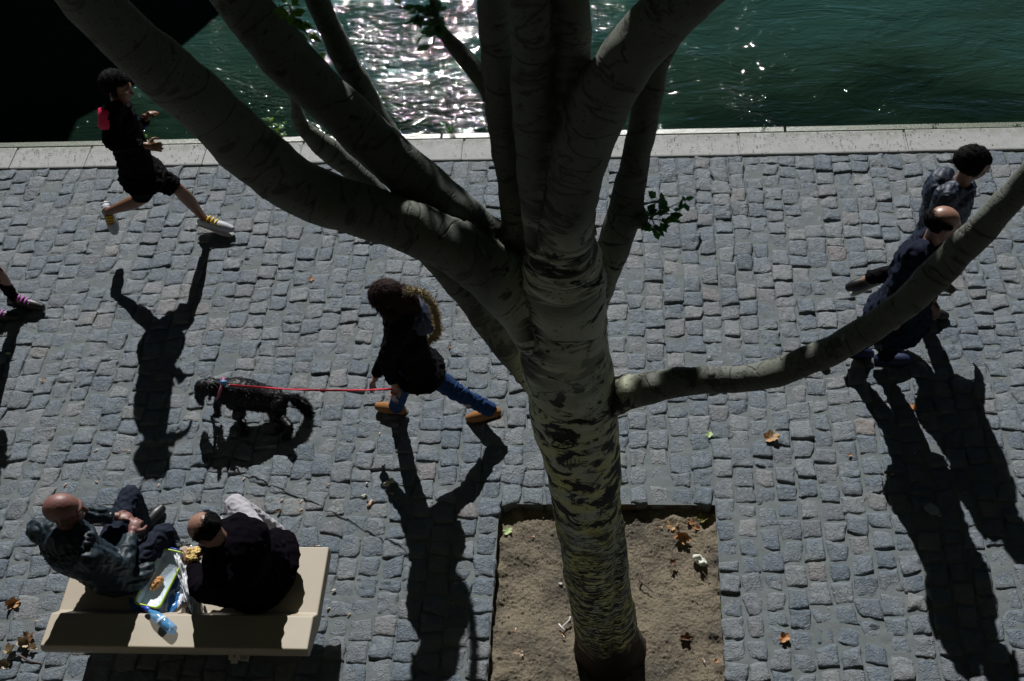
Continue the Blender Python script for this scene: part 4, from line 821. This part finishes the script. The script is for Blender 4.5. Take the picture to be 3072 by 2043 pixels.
t = NT('foil'); M_FOIL = t.P(Base_Color=(.75, .78, .8, 1), Metallic=1.0, Roughness=.22, Normal=t.bump(t.noise(t.coord(), 60, 3), 1, .008))
tag(link('foil_pack', npmesh('foil', V, Q), M_FOIL), 'small silver foil packet on the front edge of the bench', 'packet')
V, Q = sheet(580, 1826, SEAT, .04, .05, 29, .03, .3)
tag(link('paper_napkin', npmesh('napkin', V, Q), simple('dark_grey_tissue', (.16, .16, .18), .8)), 'crumpled grey tissue beside the cap of the water bottle', 'tissue')
# --- lunch box with lid rim
bx = atZ(482, 1736, SEAT+.07); th = math.atan2((atZ(535, 1668, SEAT+.07)-atZ(425, 1780, SEAT+.07)).y, (atZ(535, 1668, SEAT+.07)-atZ(425, 1780, SEAT+.07)).x)
a1 = atZ(452, 1795, SEAT+.07); a2 = atZ(515, 1670, SEAT+.07); ang = math.atan2(a2.y-a1.y, a2.x-a1.x)
Mr = Matrix.Rotation(ang, 4, 'Z'); lb = empty('lunch_box', (bx.x, bx.y, SEAT), 'clear plastic food box with a lime green rim lying open between the two men', 'food box')
def rrect(hx, hy, r, z, n=6):
    return [Vector((sx*(hx-r)+r*math.cos(a), sy*(hy-r)+r*math.sin(a), z)) for sx, sy, a0 in ((1, 1, 0), (-1, 1, math.pi/2), (-1, -1, math.pi), (1, -1, 1.5*math.pi)) for a in [a0+math.pi/2*i/n for i in range(n+1)]]
def ringsurf(rings, cap0=True, cap1=False):
    V, F = [], []; m = len(rings[0])
    for r_ in rings: V += [Mr @ p+Vector((bx.x, bx.y, 0)) for p in r_]
    for k_ in range(len(rings)-1): F += [(k_*m+i, k_*m+(i+1) % m, (k_+1)*m+(i+1) % m, (k_+1)*m+i) for i in range(m)]
    if cap0: F.append(tuple(range(m-1, -1, -1)))
    if cap1: F.append(tuple(range((len(rings)-1)*m, len(rings)*m)))
    return mesh('b', V, F)
hx, hy = (a2-a1).length/2+.045, .084; z0 = SEAT+.024
M_BOXP = plastic('frosted_food_plastic', (.46, .56, .64), 1, .22)
link('tray', ringsurf([rrect(hx-.014, hy-.014, .02, z0), rrect(hx-.006, hy-.006, .024, z0+.02), rrect(hx, hy, .03, z0+.055), rrect(hx-.004, hy-.004, .028, z0+.055), rrect(hx-.010, hy-.010, .022, z0+.022), rrect(hx-.018, hy-.018, .018, z0+.006)], True, True), M_BOXP, lb)
link('rim', ringsurf([rrect(hx+.006, hy+.006, .034, z0+.048), rrect(hx+.008, hy+.008, .036, z0+.056), rrect(hx+.006, hy+.006, .034, z0+.062), rrect(hx-.002, hy-.002, .03, z0+.062), rrect(hx-.003, hy-.003, .03, z0+.052)], False), simple('lime_gasket', (.45, .62, .06), .5), lb)
for s in (-1, 1):
    c = MB(); c.box(Mr @ Vector((s*(hx+.014), 0, z0+.045))+Vector((bx.x, bx.y, 0)), (.007, .028, .014), Mr); link('clip', c.me(), simple('blue_clip', (.02, .05, .30), .4), lb)
M_BREAD = simple('bread_crust', (.50, .24, .08), .8, .45, 45, .6, .006)
def loaf(c0, c1, r, seed):
    b = MB(); m = c0.lerp(c1, .5)+Vector((0, 0, .006)); b.tube([c0, c0.lerp(m, .6), m, m.lerp(c1, .6), c1], [r*.55, r*.95, r, r*.95, r*.8], 12, 4); me = b.remesh('loaf', .0035, 2); return folds(me, seed, .004, 22)
c0, c1 = atZ(455, 1770, SEAT+.056), atZ(485, 1735, SEAT+.056)
tag(link('bread_roll', loaf(c0, c1, .025, 3), M_BREAD), 'torn crusty bread roll lying in the open food box', 'bread')
c = MB(); hc = atZ(578, 1664, .77)
for i, (dx, dy, dz) in enumerate(((0, 0, 0), (.022, .012, .006), (-.018, .02, .004), (.008, -.022, .002), (-.02, -.014, -.006), (.02, .034, 0))): c.ball(hc+Vector((dx, dy, dz)), (.028, .022, .016), 2, Matrix.Rotation(i*1.1, 3, 'Z'))
tag(link('sandwich', folds(c.remesh('s', .004, 2), 15, .005, 25), simple('egg_bread_filling', (.68, .48, .17), .7, .5, 60, .5, .004)), 'yellow filled sandwich held in both hands of the man in black', 'sandwich')
c = MB(); A = atZ(520, 1855, SEAT+.01); c.tube([atZ(495, 1860, SEAT+.012), atZ(520, 1846, SEAT+.016)], [.008, .004], 8, 3)
tag(link('bottle_cap', c.me(), simple('pale_yellow_plastic', (.6, .5, .2), .5)), 'small pale yellow spoon tip lying under the blue bag edge', 'spoon')
# --- water bottle lying on the back ledge
bt0, bt1 = atZ(438, 1824, .56), atZ(522, 1892, .575); bd = (bt1-bt0); Lb = bd.length; bd.normalize()
bt = empty('water_bottle', tuple(bt0), 'blue plastic water bottle with blue cap lying on the bench ledge', 'bottle')
def lathe(prof, seg=28):
    q = bd.to_track_quat('Z', 'Y').to_matrix(); V, F = [], []
    for s, r in prof: V += [bt0+bd*s+q @ Vector((math.cos(a)*r, math.sin(a)*r, 0)) for a in np.linspace(0, 2*math.pi, seg, endpoint=False)]
    for i in range(len(prof)-1): F += [(i*seg+j, i*seg+(j+1) % seg, (i+1)*seg+(j+1) % seg, (i+1)*seg+j) for j in range(seg)]
    F.append(tuple(range(seg-1, -1, -1))); F.append(tuple(range((len(prof)-1)*seg, len(prof)*seg))); return mesh('l', V, F)
k_ = Lb/.205
t = NT('blue_clear_plastic'); co = t.coord()
M_BOT = t.P(Base_Color=(.12, .45, .85, 1), Roughness=.06, Alpha=.50, Normal=t.bump(t.noise(co, 40, 2), .4, .006)); t.b.inputs['Specular IOR Level'].default_value = 1.0
link('shell', lathe([(.022*k_, .012), (.035*k_, .014), (.055*k_, .024), (.075*k_, .031), (.10*k_, .033), (.105*k_, .031), (.11*k_, .033), (.135*k_, .033), (.14*k_, .031), (.145*k_, .033), (.18*k_, .033), (.20*k_, .030), (.205*k_, .022)]), M_BOT, bt)
link('cap', lathe([(-.002, .014), (.002, .0155), (.020*k_, .0155), (.022*k_, .0145)]), simple('blue_cap', (.01, .06, .55), .35), bt)
link('label', lathe([(.112*k_, .0335), (.133*k_, .0335)]), simple('pale_blue_label', (.5, .65, .85), .4), bt)
# ================================================================== SMALL THINGS
def leaf_me(c, r, seed, curl=.35, lobes=5, tilt=(0, 0), fold=.5, yaw=0):
    """a dry maple-like leaf: lobed outline, raised and curled by its veins"""
    g = np.random.default_rng(seed); nr, na = 7, 60; V = [(0, 0, 0)]; F = []
    for i in range(1, nr+1):
        for j in range(na):
            a = 2*math.pi*j/na; lob = .62+.38*abs(math.cos(a*lobes/2))**.8+.06*math.sin(a*17+seed); q = r*lob*i/nr
            z = curl*r*(i/nr)**2*(.6+.5*math.sin(a*2+seed))+.10*r*math.cos(a*lobes)*(i/nr)+g.normal(0, .010*r); V.append((q*math.cos(a), q*math.sin(a)*(1-.25*fold), z+fold*abs(q*math.sin(a))*.55))
    for j in range(na): F.append((0, 1+j, 1+(j+1) % na))
    for i in range(nr-1):
        for j in range(na): F.append((1+i*na+j, 1+(i+1)*na+j, 1+(i+1)*na+(j+1) % na, 1+i*na+(j+1) % na))
    M = Matrix.Rotation(yaw, 3, 'Z') @ Matrix.Rotation(tilt[0], 3, 'X') @ Matrix.Rotation(tilt[1], 3, 'Y'); W = [M @ Vector(v) for v in V]; zmin = min(v.z for v in W)
    return mesh('leaf', [c+v-Vector((0, 0, zmin)) for v in W], F)
def leafmat(name, a, b): return simple(name, a, .7, .35, 60, .5, .004)
L_TAN, L_BRN, L_ORG, L_GRN, L_PALE = leafmat('leaf_tan', (.42, .25, .12), 0), leafmat('leaf_brown', (.14, .07, .035), 0), leafmat('leaf_orange', (.42, .20, .08), 0), leafmat('leaf_pale_green', (.42, .52, .25), 0), leafmat('leaf_cream', (.45, .36, .24), 0)
def dry_leaf(px, py, r, mat, label, seed, z=.004, **kw):
    me = leaf_me(atZ(px, py, z), r, seed, **kw); o = link('dry_leaf', me, mat); tag(o, label, 'leaf', 'fallen leaves')
    st = MB(); c = atZ(px, py, z+.004); a = kw.get('yaw', 0)+math.pi; st.tube([c+Vector((0, 0, .01)), c+Vector((math.cos(a)*r*1.1, math.sin(a)*r*1.1, .006))], .0014, 6, 2)
    s_ = link('stalk', st.me(), mat); s_.parent = o; return o
dry_leaf(2314, 1314, .058, L_TAN, 'largest tan curled leaf on the cobbles right of the trunk', 3, curl=.3, yaw=.4, fold=.6)
dry_leaf(2128, 1305, .030, L_GRN, 'small pale green leaf on the cobbles left of the large tan leaf', 4, curl=.2, yaw=1)
dry_leaf(2738, 1224, .034, L_ORG, 'orange tan leaf lying between the two long shadows at the right', 5, curl=.3, yaw=2)
dry_leaf(2353, 1916, .042, L_ORG, 'orange brown leaf on the cobbles at the bottom right of the soil pit', 6, curl=.25, yaw=.8, fold=.7)
dry_leaf(936, 838, .026, L_ORG, 'small orange leaf on the cobbles above the woman with the dog', 7, yaw=2)
dry_leaf(132, 1142, .026, L_TAN, 'small tan leaf on the cobbles left of the runner\'s shadow', 8, yaw=1)
dry_leaf(38, 1812, .052, L_TAN, 'crumpled tan leaf on the cobbles left of the bench', 9, curl=.6, yaw=.6, fold=1.0, tilt=(.5, .2))
dry_leaf(72, 1930, .050, L_PALE, 'cream leaf in the heap by the twig at the bottom left corner', 10, curl=.5, fold=.9, tilt=(.3, .5))
dry_leaf(100, 1946, .032, L_PALE, 'small cream leaf at the right of the bottom left heap', 11, curl=.6, fold=.8)
dry_leaf(84, 1915, .044, L_BRN, 'dark brown curled leaf on top of the bottom left heap', 12, curl=.7, fold=.9, yaw=2, tilt=(.4, 0))
dry_leaf(28, 1962, .050, L_PALE, 'pale folded leaf standing on edge at the bottom left', 13, curl=.6, fold=1.1, yaw=1.2, tilt=(.2, .6))
dry_leaf(12, 1990, .046, L_PALE, 'pinkish pale leaf touching the left edge of the picture', 14, curl=.5, fold=.9, tilt=(.6, .2))
sz = -.075
dry_leaf(2050, 1608, .060, L_ORG, 'large orange leaf standing folded on the soil with a sharp shadow', 15, sz, curl=.3, fold=1.2, yaw=-.4, tilt=(.9, .1))
dry_leaf(2016, 1577, .046, L_TAN, 'star shaped tan leaf lying behind the large orange leaf on the soil', 16, sz, curl=.3, yaw=1.2)
dry_leaf(2072, 1567, .030, L_ORG, 'small orange brown leaf left of the olive leaf under the stone edge', 17, sz, curl=.6, yaw=2)
dry_leaf(2108, 1558, .040, leafmat('leaf_olive', (.14, .13, .03), 0), 'olive green leaf in the top right corner of the soil pit', 18, sz, curl=.4, yaw=1)
dry_leaf(2091, 1586, .022, L_ORG, 'small orange leaf fragment below the olive leaf on the soil', 19, sz, curl=.6, yaw=.3)
dry_leaf(2140, 1552, .022, L_TAN, 'tan scrap of leaf right against the pit corner', 20, sz, curl=.6, yaw=.3)
dry_leaf(2018, 1690, .028, L_BRN, 'dark brown curled leaf on the middle of the soil', 21, sz, curl=.7, fold=1, yaw=.9)
dry_leaf(1523, 1594, .036, L_GRN, 'pale green leaf on the soil at the left end of the pit edge', 22, sz, curl=.2, yaw=.7)
dry_leaf(1557, 1962, .034, leafmat('leaf_pinkish', (.36, .26, .18), 0), 'flat pinkish leaf on the soil at the lower left', 23, sz, curl=.12, fold=.2, yaw=.7)
dry_leaf(2149, 1985, .018, L_ORG, 'tiny orange leaf on the soil at the lower right corner', 24, sz, curl=.4, yaw=.7)
dry_leaf(2058, 1917, .040, L_BRN, 'thin dark brown leaf on the soil right of the trunk foot', 25, sz, curl=.3, fold=1.2, yaw=.1)
dry_leaf(1350, 1041, .012, L_ORG, 'tiny orange fragment on the cobbles right of the woman', 26)
dry_leaf(836, 1535, .022, L_BRN, 'slim brown leaf on the cobbles above the bench', 27, fold=1.2, yaw=1.2)
dry_leaf(2550, 1366, .014, L_ORG, 'tiny orange leaf beside the left shadow of the couple', 28)
# --- crumpled pale paper or petals on soil
def crumple(px, py, r, mat, name, label, cat, seed, z=.0, n=3, spread=.6, group=None):
    c = MB(); g = np.random.default_rng(seed); p = atZ(px, py, z)
    for i in range(n): a = g.uniform(0, 6.28); c.ball(p+Vector((math.cos(a), math.sin(a), 0))*r*spread*(i > 0)+Vector((0, 0, r*.45)), (r*g.uniform(.6, 1), r*g.uniform(.5, .9), r*g.uniform(.35, .55)), 2, Matrix.Rotation(a, 3, 'X'))
    me = c.remesh('c', r*.11, 1); folds(me, seed, r*.14, .35/r); o = link(name, me, mat); return tag(o, label, cat, group)
M_PAPER = simple('off_white_paper', (.62, .64, .55), .8, .1, 60, .3); M_PINKP = simple('flesh_paper', (.55, .38, .27), .8, .1, 60, .3)
crumple(2100, 1685, .042, M_PAPER, 'crumpled_paper', 'white crumpled paper ball on the soil right of the trunk', 'paper', 41, sz, 4)
crumple(1166, 1450, .026, simple('beige_tissue', (.50, .46, .38), .8), 'crumpled_paper', 'beige twisted tissue on the cobbles between bench and pit', 'paper', 42, 0, 4, .9)
crumple(1097, 1488, .020, M_PAPER, 'crumpled_paper', 'small white scrap left of the beige tissue and below it', 'paper', 43, 0, 2, .9)
crumple(1112, 1512, .020, M_PINKP, 'crumpled_paper', 'pinkish scrap of paper just under the small white scrap', 'paper', 44, 0, 3, .9)
crumple(1101, 1453, .014, simple('grey_white_chip', (.55, .56, .6), .7), 'crumpled_paper', 'grey white chip on the dark cobble left of the beige tissue', 'paper', 45, 0, 1)
crumple(1680, 1752, .016, simple('dull_white', (.5, .45, .42), .8), 'crumpled_paper', 'dull white lump on the soil left of the trunk', 'paper', 46, sz, 2)
crumple(24, 1062, .018, simple('pale_green_plastic', (.55, .75, .35), .6), 'crumpled_paper', 'pale green scrap on the cobbles under the left walker', 'paper', 47, 0, 2)
crumple(1004, 1771, .014, M_PAPER, 'crumpled_paper', 'white scrap on the cobbles right of the bench end', 'paper', 48, 0, 2)
crumple(988, 1826, .013, simple('cream_chip', (.5, .42, .3), .8), 'crumpled_paper', 'cream chip on the cobbles beside the bench corner', 'paper', 49, 0, 2)
# flattened clear bottle in the shadow
fb = MB(); a, b = atZ(2782, 1518, .012), atZ(2822, 1550, .012); fb.tube([a, a.lerp(b, .55), a.lerp(b, .75), a.lerp(b, .82), b], [.036, .040, .022, .012, .014], 16, 4, flat=.35)
V = np.array(fb.V); V[:, 2] = .012+(V[:, 2]-.012)*.35+.006; fb.V = [tuple(v) for v in V]
tag(link('crushed_bottle', folds(fb.me(), 51, .003, 25), plastic('clear_flat_plastic', (.45, .52, .55), .6, .2)), 'crushed clear plastic bottle lying in the man\'s long shadow', 'bottle')
# --- cigarette ends
def butt(px, py, yaw, L=.030, z=.006, kind=0, label=''):
    p = atZ(px, py, z); d = Vector((math.cos(yaw), math.sin(yaw), 0)); r = empty('cigarette_end', tuple(p), label, 'cigarette end', 'cigarette ends')
    c = MB(); c.tube([p-d*L/2, p], .0042, 10, 2); link('filter', c.me(), MF, r)
    c = MB(); c.tube([p+d*.0005, p+d*L*(.5 if kind == 0 else .3)], .0040, 10, 2); link('paper', c.me(), MW, r)
MF = simple('cork_filter', (.65, .30, .10), .8, .3, 300, .2); MW = simple('cigarette_paper', (.72, .70, .68), .8)
for i, (px, py, yw, lab) in enumerate(((1173, 1480, -.2, 'cork and white cigarette end below the beige tissue'), (110, 1864, 0, 'orange cigarette end on the cobble left of the bench ledge'), (195, 1455, 1.2, 'pale cigarette end above the bald man'),
    (290, 1445, -.4, 'orange cigarette end above and right of the bald head'), (385, 1352, 0, 'orange cigarette end on the cobbles left of the runner\'s shadow tip'), (732, 1436, 1.3, 'orange cigarette end standing in the joint under the dog\'s shadow'),
    (590, 1484, 1.2, 'orange cigarette end in the joint just above the balding head'), (905, 1529, .8, 'orange cigarette end on the cobbles right of the pale trousers'), (953, 1638, .1, 'orange cigarette end at the top right corner of the bench'),
    (476, 1455, 1.4, 'white cigarette end beside the tip of the runner\'s shadow'), (288, 1352, .7, 'white cigarette end at the top edge of the lower left cobbles'), (1048, 1842, .7, 'orange cigarette end in the joint right of the bench'),
    (984, 1453, 0, 'orange cigarette end on the cobbles right of the dog\'s shadow'), (1139, 1300, 1.4, 'orange cigarette end left of the woman\'s shadow'), (2675, 1423, 0, 'white cigarette end touching the left edge of the man\'s shadow'),
    (845, 1500, 1.2, 'white cigarette end on the cobbles above the right half of the bench'), (903, 1505, 1.2, 'white chip-like cigarette end next to the grey cobble above the bench'))):
    butt(px, py, yw, kind=i % 2, label=lab)
for i, (px, py, yw, lab) in enumerate(((1547, 1890, 1.5, 'orange cigarette end on the soil at the left edge of the pit'), (1984, 1582, 0, 'cork cigarette end left of the star shaped leaf'), (2112, 1982, -1.1, 'white cigarette end on the soil at the lower right'),
    (2160, 1663, 0, 'tan cigarette end on the soil near the right stones'), (1690, 1908, -.9, 'white cigarette end, lower stroke of the T on the soil'), (1600, 1610, .3, 'pale cigarette end on the upper left soil'))):
    butt(px, py, yw, z=sz+.008, kind=i % 2, label=lab)
# white bent wire-like paper straw on the soil
c = MB(); c.tube([atZ(1676, 1872, sz+.012), atZ(1694, 1892, sz+.012)], .0055, 8, 2); c.tube([atZ(1685, 1882, sz+.012), atZ(1706, 1862, sz+.014), atZ(1712, 1850, sz+.014)], .0045, 8, 3)
tag(link('broken_handle', c.me(), MW), 'white T shaped broken plastic piece on the soil left of the trunk', 'plastic piece')
# --- pebbles and glass crumbs: beyond counting
def crumbs(name, n, box, size, mat, seed, label, z=0., pxbox=None):
    g = np.random.default_rng(seed); b = MB()
    for i in range(n):
        x, y = g.uniform(box[0], box[1]), g.uniform(box[2], box[3]); s = size*g.uniform(.4, 1.4)
        b.ball((x, y, z+s*.4), (s, s*g.uniform(.6, 1), s*.6), 1, Matrix.Rotation(g.uniform(0, 3), 3, 'Z'))
    return tag(link(name, b.me(), mat, smooth=False), label, 'crumbs', kind='stuff')
crumbs('gravel', 900, (PX0+.03, PX1-.03, 3.4, PY1-.05), .0045, simple('grit', (.30, .27, .22), .9, .5, 200), 61, 'loose grit and pebbles scattered over the soil', -.078)
crumbs('white_grit', 150, (-3.9, 3.2, 3.5, 8.2), .0035, MW, 62, 'tiny pale specks scattered over the cobbles', .002)
crumbs('glass_crumbs', 60, (1.9, 2.75, 5.3, 6.5), .0045, plastic('green_glass', (.02, .30, .12), .8, .1), 63, 'green broken glass crumbs on the cobbles at the right', .002)
# --- twigs
def twig(pts, r, label, z):
    c = MB(); c.tube([atZ(x, y, z+h) for x, y, h in pts], r, 8, 3); tag(link('twig', c.me(), simple('twig_bark', (.12, .08, .07), .9)), label, 'twig', 'fallen twigs')
twig([(58, 1966, .012), (90, 1983, .014), (122, 1990, .01)], [.007, .005, .004], 'short brown twig lying below the leaf heap at the bottom left', 0)
twig([(1923, 1712, .02), (1916, 1738, .02), (1935, 1755, .015), (1958, 1775, .005)], [.004, .006, .005, .002], 'bent dark twig on the soil right of the trunk', sz)
twig([(2105, 1712, .006), (2118, 1728, .01), (2128, 1752, .003)], .0022, 'thin curved twig below the white paper ball', sz)
twig([(2049, 1915, .01), (2070, 1935, .008), (2081, 1952, .004)], .003, 'thin dark twig at the lower right of the soil', sz)
twig([(1560, 1800, .006), (1590, 1775, .01)], .003, 'short dark twig at the left of the soil', sz)
twig([(2185, 1303, .012), (2190, 1298, .016), (2200, 1298, .01)], .002, 'little hooked twig between the two leaves on the cobbles', 0)
# --- card scrap under the bench, red wedge and small print lines
cs = empty('printed_card', tuple(atZ(715, 1985, .01)), 'torn white printed card with a red wedge on the ground behind the bench', 'card')
def quad(pts, z, th=.0015):
    P = [atZ(x, y, z) for x, y in pts]; n = len(P); return mesh('q', P+[p-Vector((0, 0, th)) for p in P], [tuple(range(n)), tuple(range(2*n-1, n-1, -1))]+[(i, n+i, n+(i+1) % n, (i+1) % n) for i in range(n)])
link('card', quad([(686, 1955), (750, 1960), (745, 1985), (714, 1981), (713, 1990), (692, 1990), (693, 1980), (685, 1980)][::-1], .012), simple('white_card', (.72, .72, .70), .7), cs, smooth=False)
link('red_wedge', quad([(699, 1960), (710, 1960), (703, 1975)][::-1], .014), simple('red_print', (.5, .01, .01), .6), cs, smooth=False)
c = MB()
for i in range(5):
    a, b = atZ(722+i*4.5, 1966, .0135), atZ(721+i*4.5, 1979, .0135); c.tube([a, b], .0012, 5, 2)
link('print_lines', c.me(), simple('black_print', (.03, .03, .03), .7), cs, smooth=False)
# --- plants
def leaf_blade(b, base, d, n, L, W, lobe=False):
    d = d.normalized(); s = d.cross(n).normalized(); m = d.cross(s)
    out = [(0, .0), (.18, .62), (.36, 1), (.55, .72 if lobe else .9), (.66, .80 if lobe else .75), (.84, .35), (1, 0)]
    mid = [base+d*L*t+m*(-.10*L*math.sin(t*3.1)) for t, _ in out]; lf = [p+s*W*w_*.5+m*.14*W*w_ for p, (_, w_) in zip(mid, out)]; rt = [p-s*W*w_*.5+m*.14*W*w_ for p, (_, w_) in zip(mid, out)]
    n_ = len(out); V = mid+lf+rt; F = []
    for i in range(n_-1): F += [(i, i+1, n_+i+1, n_+i), (i+1, i, 2*n_+i, 2*n_+i+1)]
    b.add(V, F)
def leafgreen(name, col, tr):
    t = NT(name); n1 = t.noise(t.coord(), 40, 3); t.P(Base_Color=t.mix(n1, tuple(x*.7 for x in col), tuple(x*1.3 for x in col)), Roughness=.4)
    x = t.n('BsdfTranslucent', inp={'Color': (*tr, 1)}); ms = t.n('MixShader', inp={0: .45, 1: t.b.outputs[0], 2: x.outputs[0]}); t.t.links.new(ms.outputs[0], t.out.inputs[0]); return t.m
G1 = leafgreen('fresh_leaf', (.07, .16, .03), (.20, .42, .03)); G2 = leafgreen('dark_leaf', (.035, .09, .04), (.06, .20, .05)); M_STEM = simple('green_stem', (.06, .09, .03), .7)
def sprig(name, base, tops, nleaf, L, W, mat, label, cat, seed, parent=None, lobe=False, group=None):
    g = np.random.default_rng(seed); root = parent or empty(name, tuple(base), label, cat, group); st = MB(); lv = MB()
    for tp in tops:
        tp = Vector(tp); m_ = base.lerp(tp, .5)+Vector(g.normal(0, .08*(tp-base).length, 3)); st.tube([base, m_, tp], [.0035, .0026, .0014], 6, 5)
        for i in range(nleaf):
            t = g.uniform(.25, 1.0) if i else 1.0; p = base.lerp(m_, t*2) if t < .5 else m_.lerp(tp, t*2-1)
            d = Vector(g.normal(0, 1, 3)); d.z = d.z*.5-.05; d = d.normalized()+(tp-base).normalized()*.4; q = p+d.normalized()*L*.35; st.tube([p, q], .0010, 5, 2)
            leaf_blade(lv, q, d, Vector(g.normal(0, .5, 3))+Vector((0, 0, 1)), L*g.uniform(.7, 1.25), W*g.uniform(.8, 1.2), lobe)
    a = link('stem' if parent is None else 'twig', st.me(), M_STEM, root); b_ = link('leaves', lv.me(), mat, root, smooth=False); return root
kz = -.14
b0 = atZ(848, 416, kz); sprig('wall_plant', b0, [b0+Vector((-.07, -.05, .24)), b0+Vector((.05, -.03, .22)), b0+Vector((-.0, -.06, .13)), b0+Vector((-.02, 0, .28))], 7, .055, .036, G1, 'fresh green plant rooted in the river wall behind the left limb', 'plant', 1)
b0 = atZ(1356, 402, kz); sprig('wall_plant', b0, [b0+Vector((-.05, -.05, .14)), b0+Vector((.03, -.03, .17)), b0+Vector((.0, -.06, .10))], 8, .035, .022, G2, 'small dark plant on the wall edge in front of the sun glitter', 'plant', 2)
b0 = atZ(452, 425, kz); sprig('wall_plant', b0, [b0+Vector((-.03, -.03, .18)), b0+Vector((.02, -.05, .12))], 5, .045, .028, G1, 'small green plant on the wall edge by the runner\'s hand', 'plant', 3)
for i, (px, py) in enumerate(((2288, 388), (2797, 384), (3045, 384))):
    b0 = atZ(px, py, kz); sprig('wall_tuft', b0, [b0+Vector((.0, -.01, .05)), b0+Vector((.03, 0, .03))], 4, .022, .012, G2, ('tiny weed tuft on the fender nearest to the trunk', 'tiny weed tuft on the fender above the far right coping joint', 'tiny weed tuft on the fender at the right edge')[i], 'weed', 20+i)
b0 = atZ(2178, 1842, sz); sprig('seedling', b0, [b0+Vector((-.01, -.01, .03)), b0+Vector((.02, .0, .04)), b0+Vector((.0, .02, .035))], 2, .030, .026, G1, 'bright green seedling on the soil by the right stones', 'seedling', 7)
# leaf sprigs growing out of the tree
TW = TY+.28
b0 = atY(1925, 648, TW-.04)
sprig('t', b0, [atY(1985, 590, TW-.08), atY(1978, 690, TW-.10), atY(2012, 655, TW-.06), atY(2035, 640, TW-.05), atY(1962, 680, TW-.14), atY(1995, 620, TW), atY(2052, 600, TW+.05)], 7, .048, .034, G2, '', '', 8, parent=tree, lobe=True)
b0 = atY(1320, 20, TY+.42)
sprig('t', b0, [atY(1240, 60, TY+.40), atY(1300, 130, TY+.36), atY(1200, 20, TY+.4), atY(1270, 100, TY+.3), atY(1306, 90, TY+.46)], 9, .050, .036, G2, '', '', 9, parent=tree, lobe=True)
b0 = atY(845, 20, TY+.46)
sprig('t', b0, [atY(925, 100, TY+.46), atY(900, 60, TY+.4), atY(955, 150, TY+.5), atY(872, 30, TY+.3)], 8, .048, .034, G1, '', '', 10, parent=tree, lobe=True)
# --- carvings on the trunk: a ringed heart and letters, cut lines lying in the bark
def on_trunk(px, py):
    d = ray(px, py).normalized(); o = Vector((0, 0, CAMH)); dg = bpy.context.evaluated_depsgraph_get()
    hit, loc, nrm, idx = trunk.ray_cast(trunk.matrix_world.inverted() @ o, trunk.matrix_world.inverted().to_3x3() @ d)
    return (trunk.matrix_world @ loc)+nrm*.001 if hit else None
bpy.context.view_layer.update()
M_CUT = simple('cut_bark', (.012, .010, .008), .9)
def cut(pts, r=.0022):
    cv = MB()
    P = [on_trunk(x, y) for x, y in pts]; P = [p for p in P if p is not None]
    if len(P) > 1: cv.tube(P, r, 6, 2); link('carved_line', cv.me(), M_CUT, tree)
cut([(1689+33*math.cos(a), 1334+14*math.sin(a)-(3 if abs(a-4.71) > .5 else -4)) for a in np.linspace(0, 6.283, 30)], .0032)
cut([(1672, 1338), (1676, 1332), (1680, 1339)]); cut([(1686, 1332), (1690, 1339), (1696, 1332)]); cut([(1700, 1334), (1705, 1334), (1703, 1340)])
cut([(1690, 1376), (1690, 1394)]); cut([(1690, 1385), (1702, 1386)]); cut([(1702, 1377), (1702, 1395)])                    # H
cut([(1712, 1377), (1714, 1393), (1724, 1394), (1726, 1377)])                                                              # U
cut([(1737, 1378), (1737, 1396)])
cut([(1764, 1384), (1745, 1386), (1746, 1398), (1762, 1398)]); cut([(1746, 1391), (1758, 1391)])                            # E
cut([(1785, 1400), (1792, 1378), (1800, 1396)]); cut([(1788, 1391), (1797, 1388)])                                          # A
cut([(1700, 1440), (1692, 1440), (1694, 1446), (1699, 1449), (1690, 1453)]); cut([(1704, 1440), (1703, 1454)]); cut([(1712, 1439), (1704, 1447), (1712, 1454)])  # S K
cut([(1716, 1490), (1711, 1484), (1717, 1482), (1720, 1486), (1725, 1481), (1728, 1487), (1716, 1494)])
cut([(1716, 1505), (1716, 1516)]); cut([(1716, 1511), (1724, 1510)]); cut([(1724, 1504), (1724, 1515)])
cut([(1735, 1566), (1728, 1570), (1733, 1578), (1742, 1574)])


def flecks(n, seed):
    g = np.random.default_rng(seed); V, F = [], []; cl = [atZ(px, 480).x for px in (110, 150, 620, 1010, 2120, 2200, 2560, 2660, 1750)]
    for i in range(n):
        x = g.choice(cl)+g.normal(0, .38) if g.random() < .8 else g.uniform(-6, 4); y = g.uniform(KERB_Y+.03, KERB_Y+.28); a = g.uniform(0, 3.14); l, w_ = g.uniform(.005, .013), g.uniform(.002, .0045)
        c_, s_ = math.cos(a), math.sin(a); z = .0185; o = len(V)
        V += [(x+c_*l, y+s_*l, z), (x-s_*w_, y+c_*w_, z+.003), (x-c_*l, y-s_*l, z), (x+s_*w_, y-c_*w_, z+.001)]; F.append((o, o+1, o+2, o+3))
    return mesh('flecks', V, F)
tag(link('dark_litter', flecks(520, 77), simple('dark_husk', (.035, .03, .025), .9), smooth=False), 'small dark husks strewn over the pale coping stones', 'litter', kind='stuff')
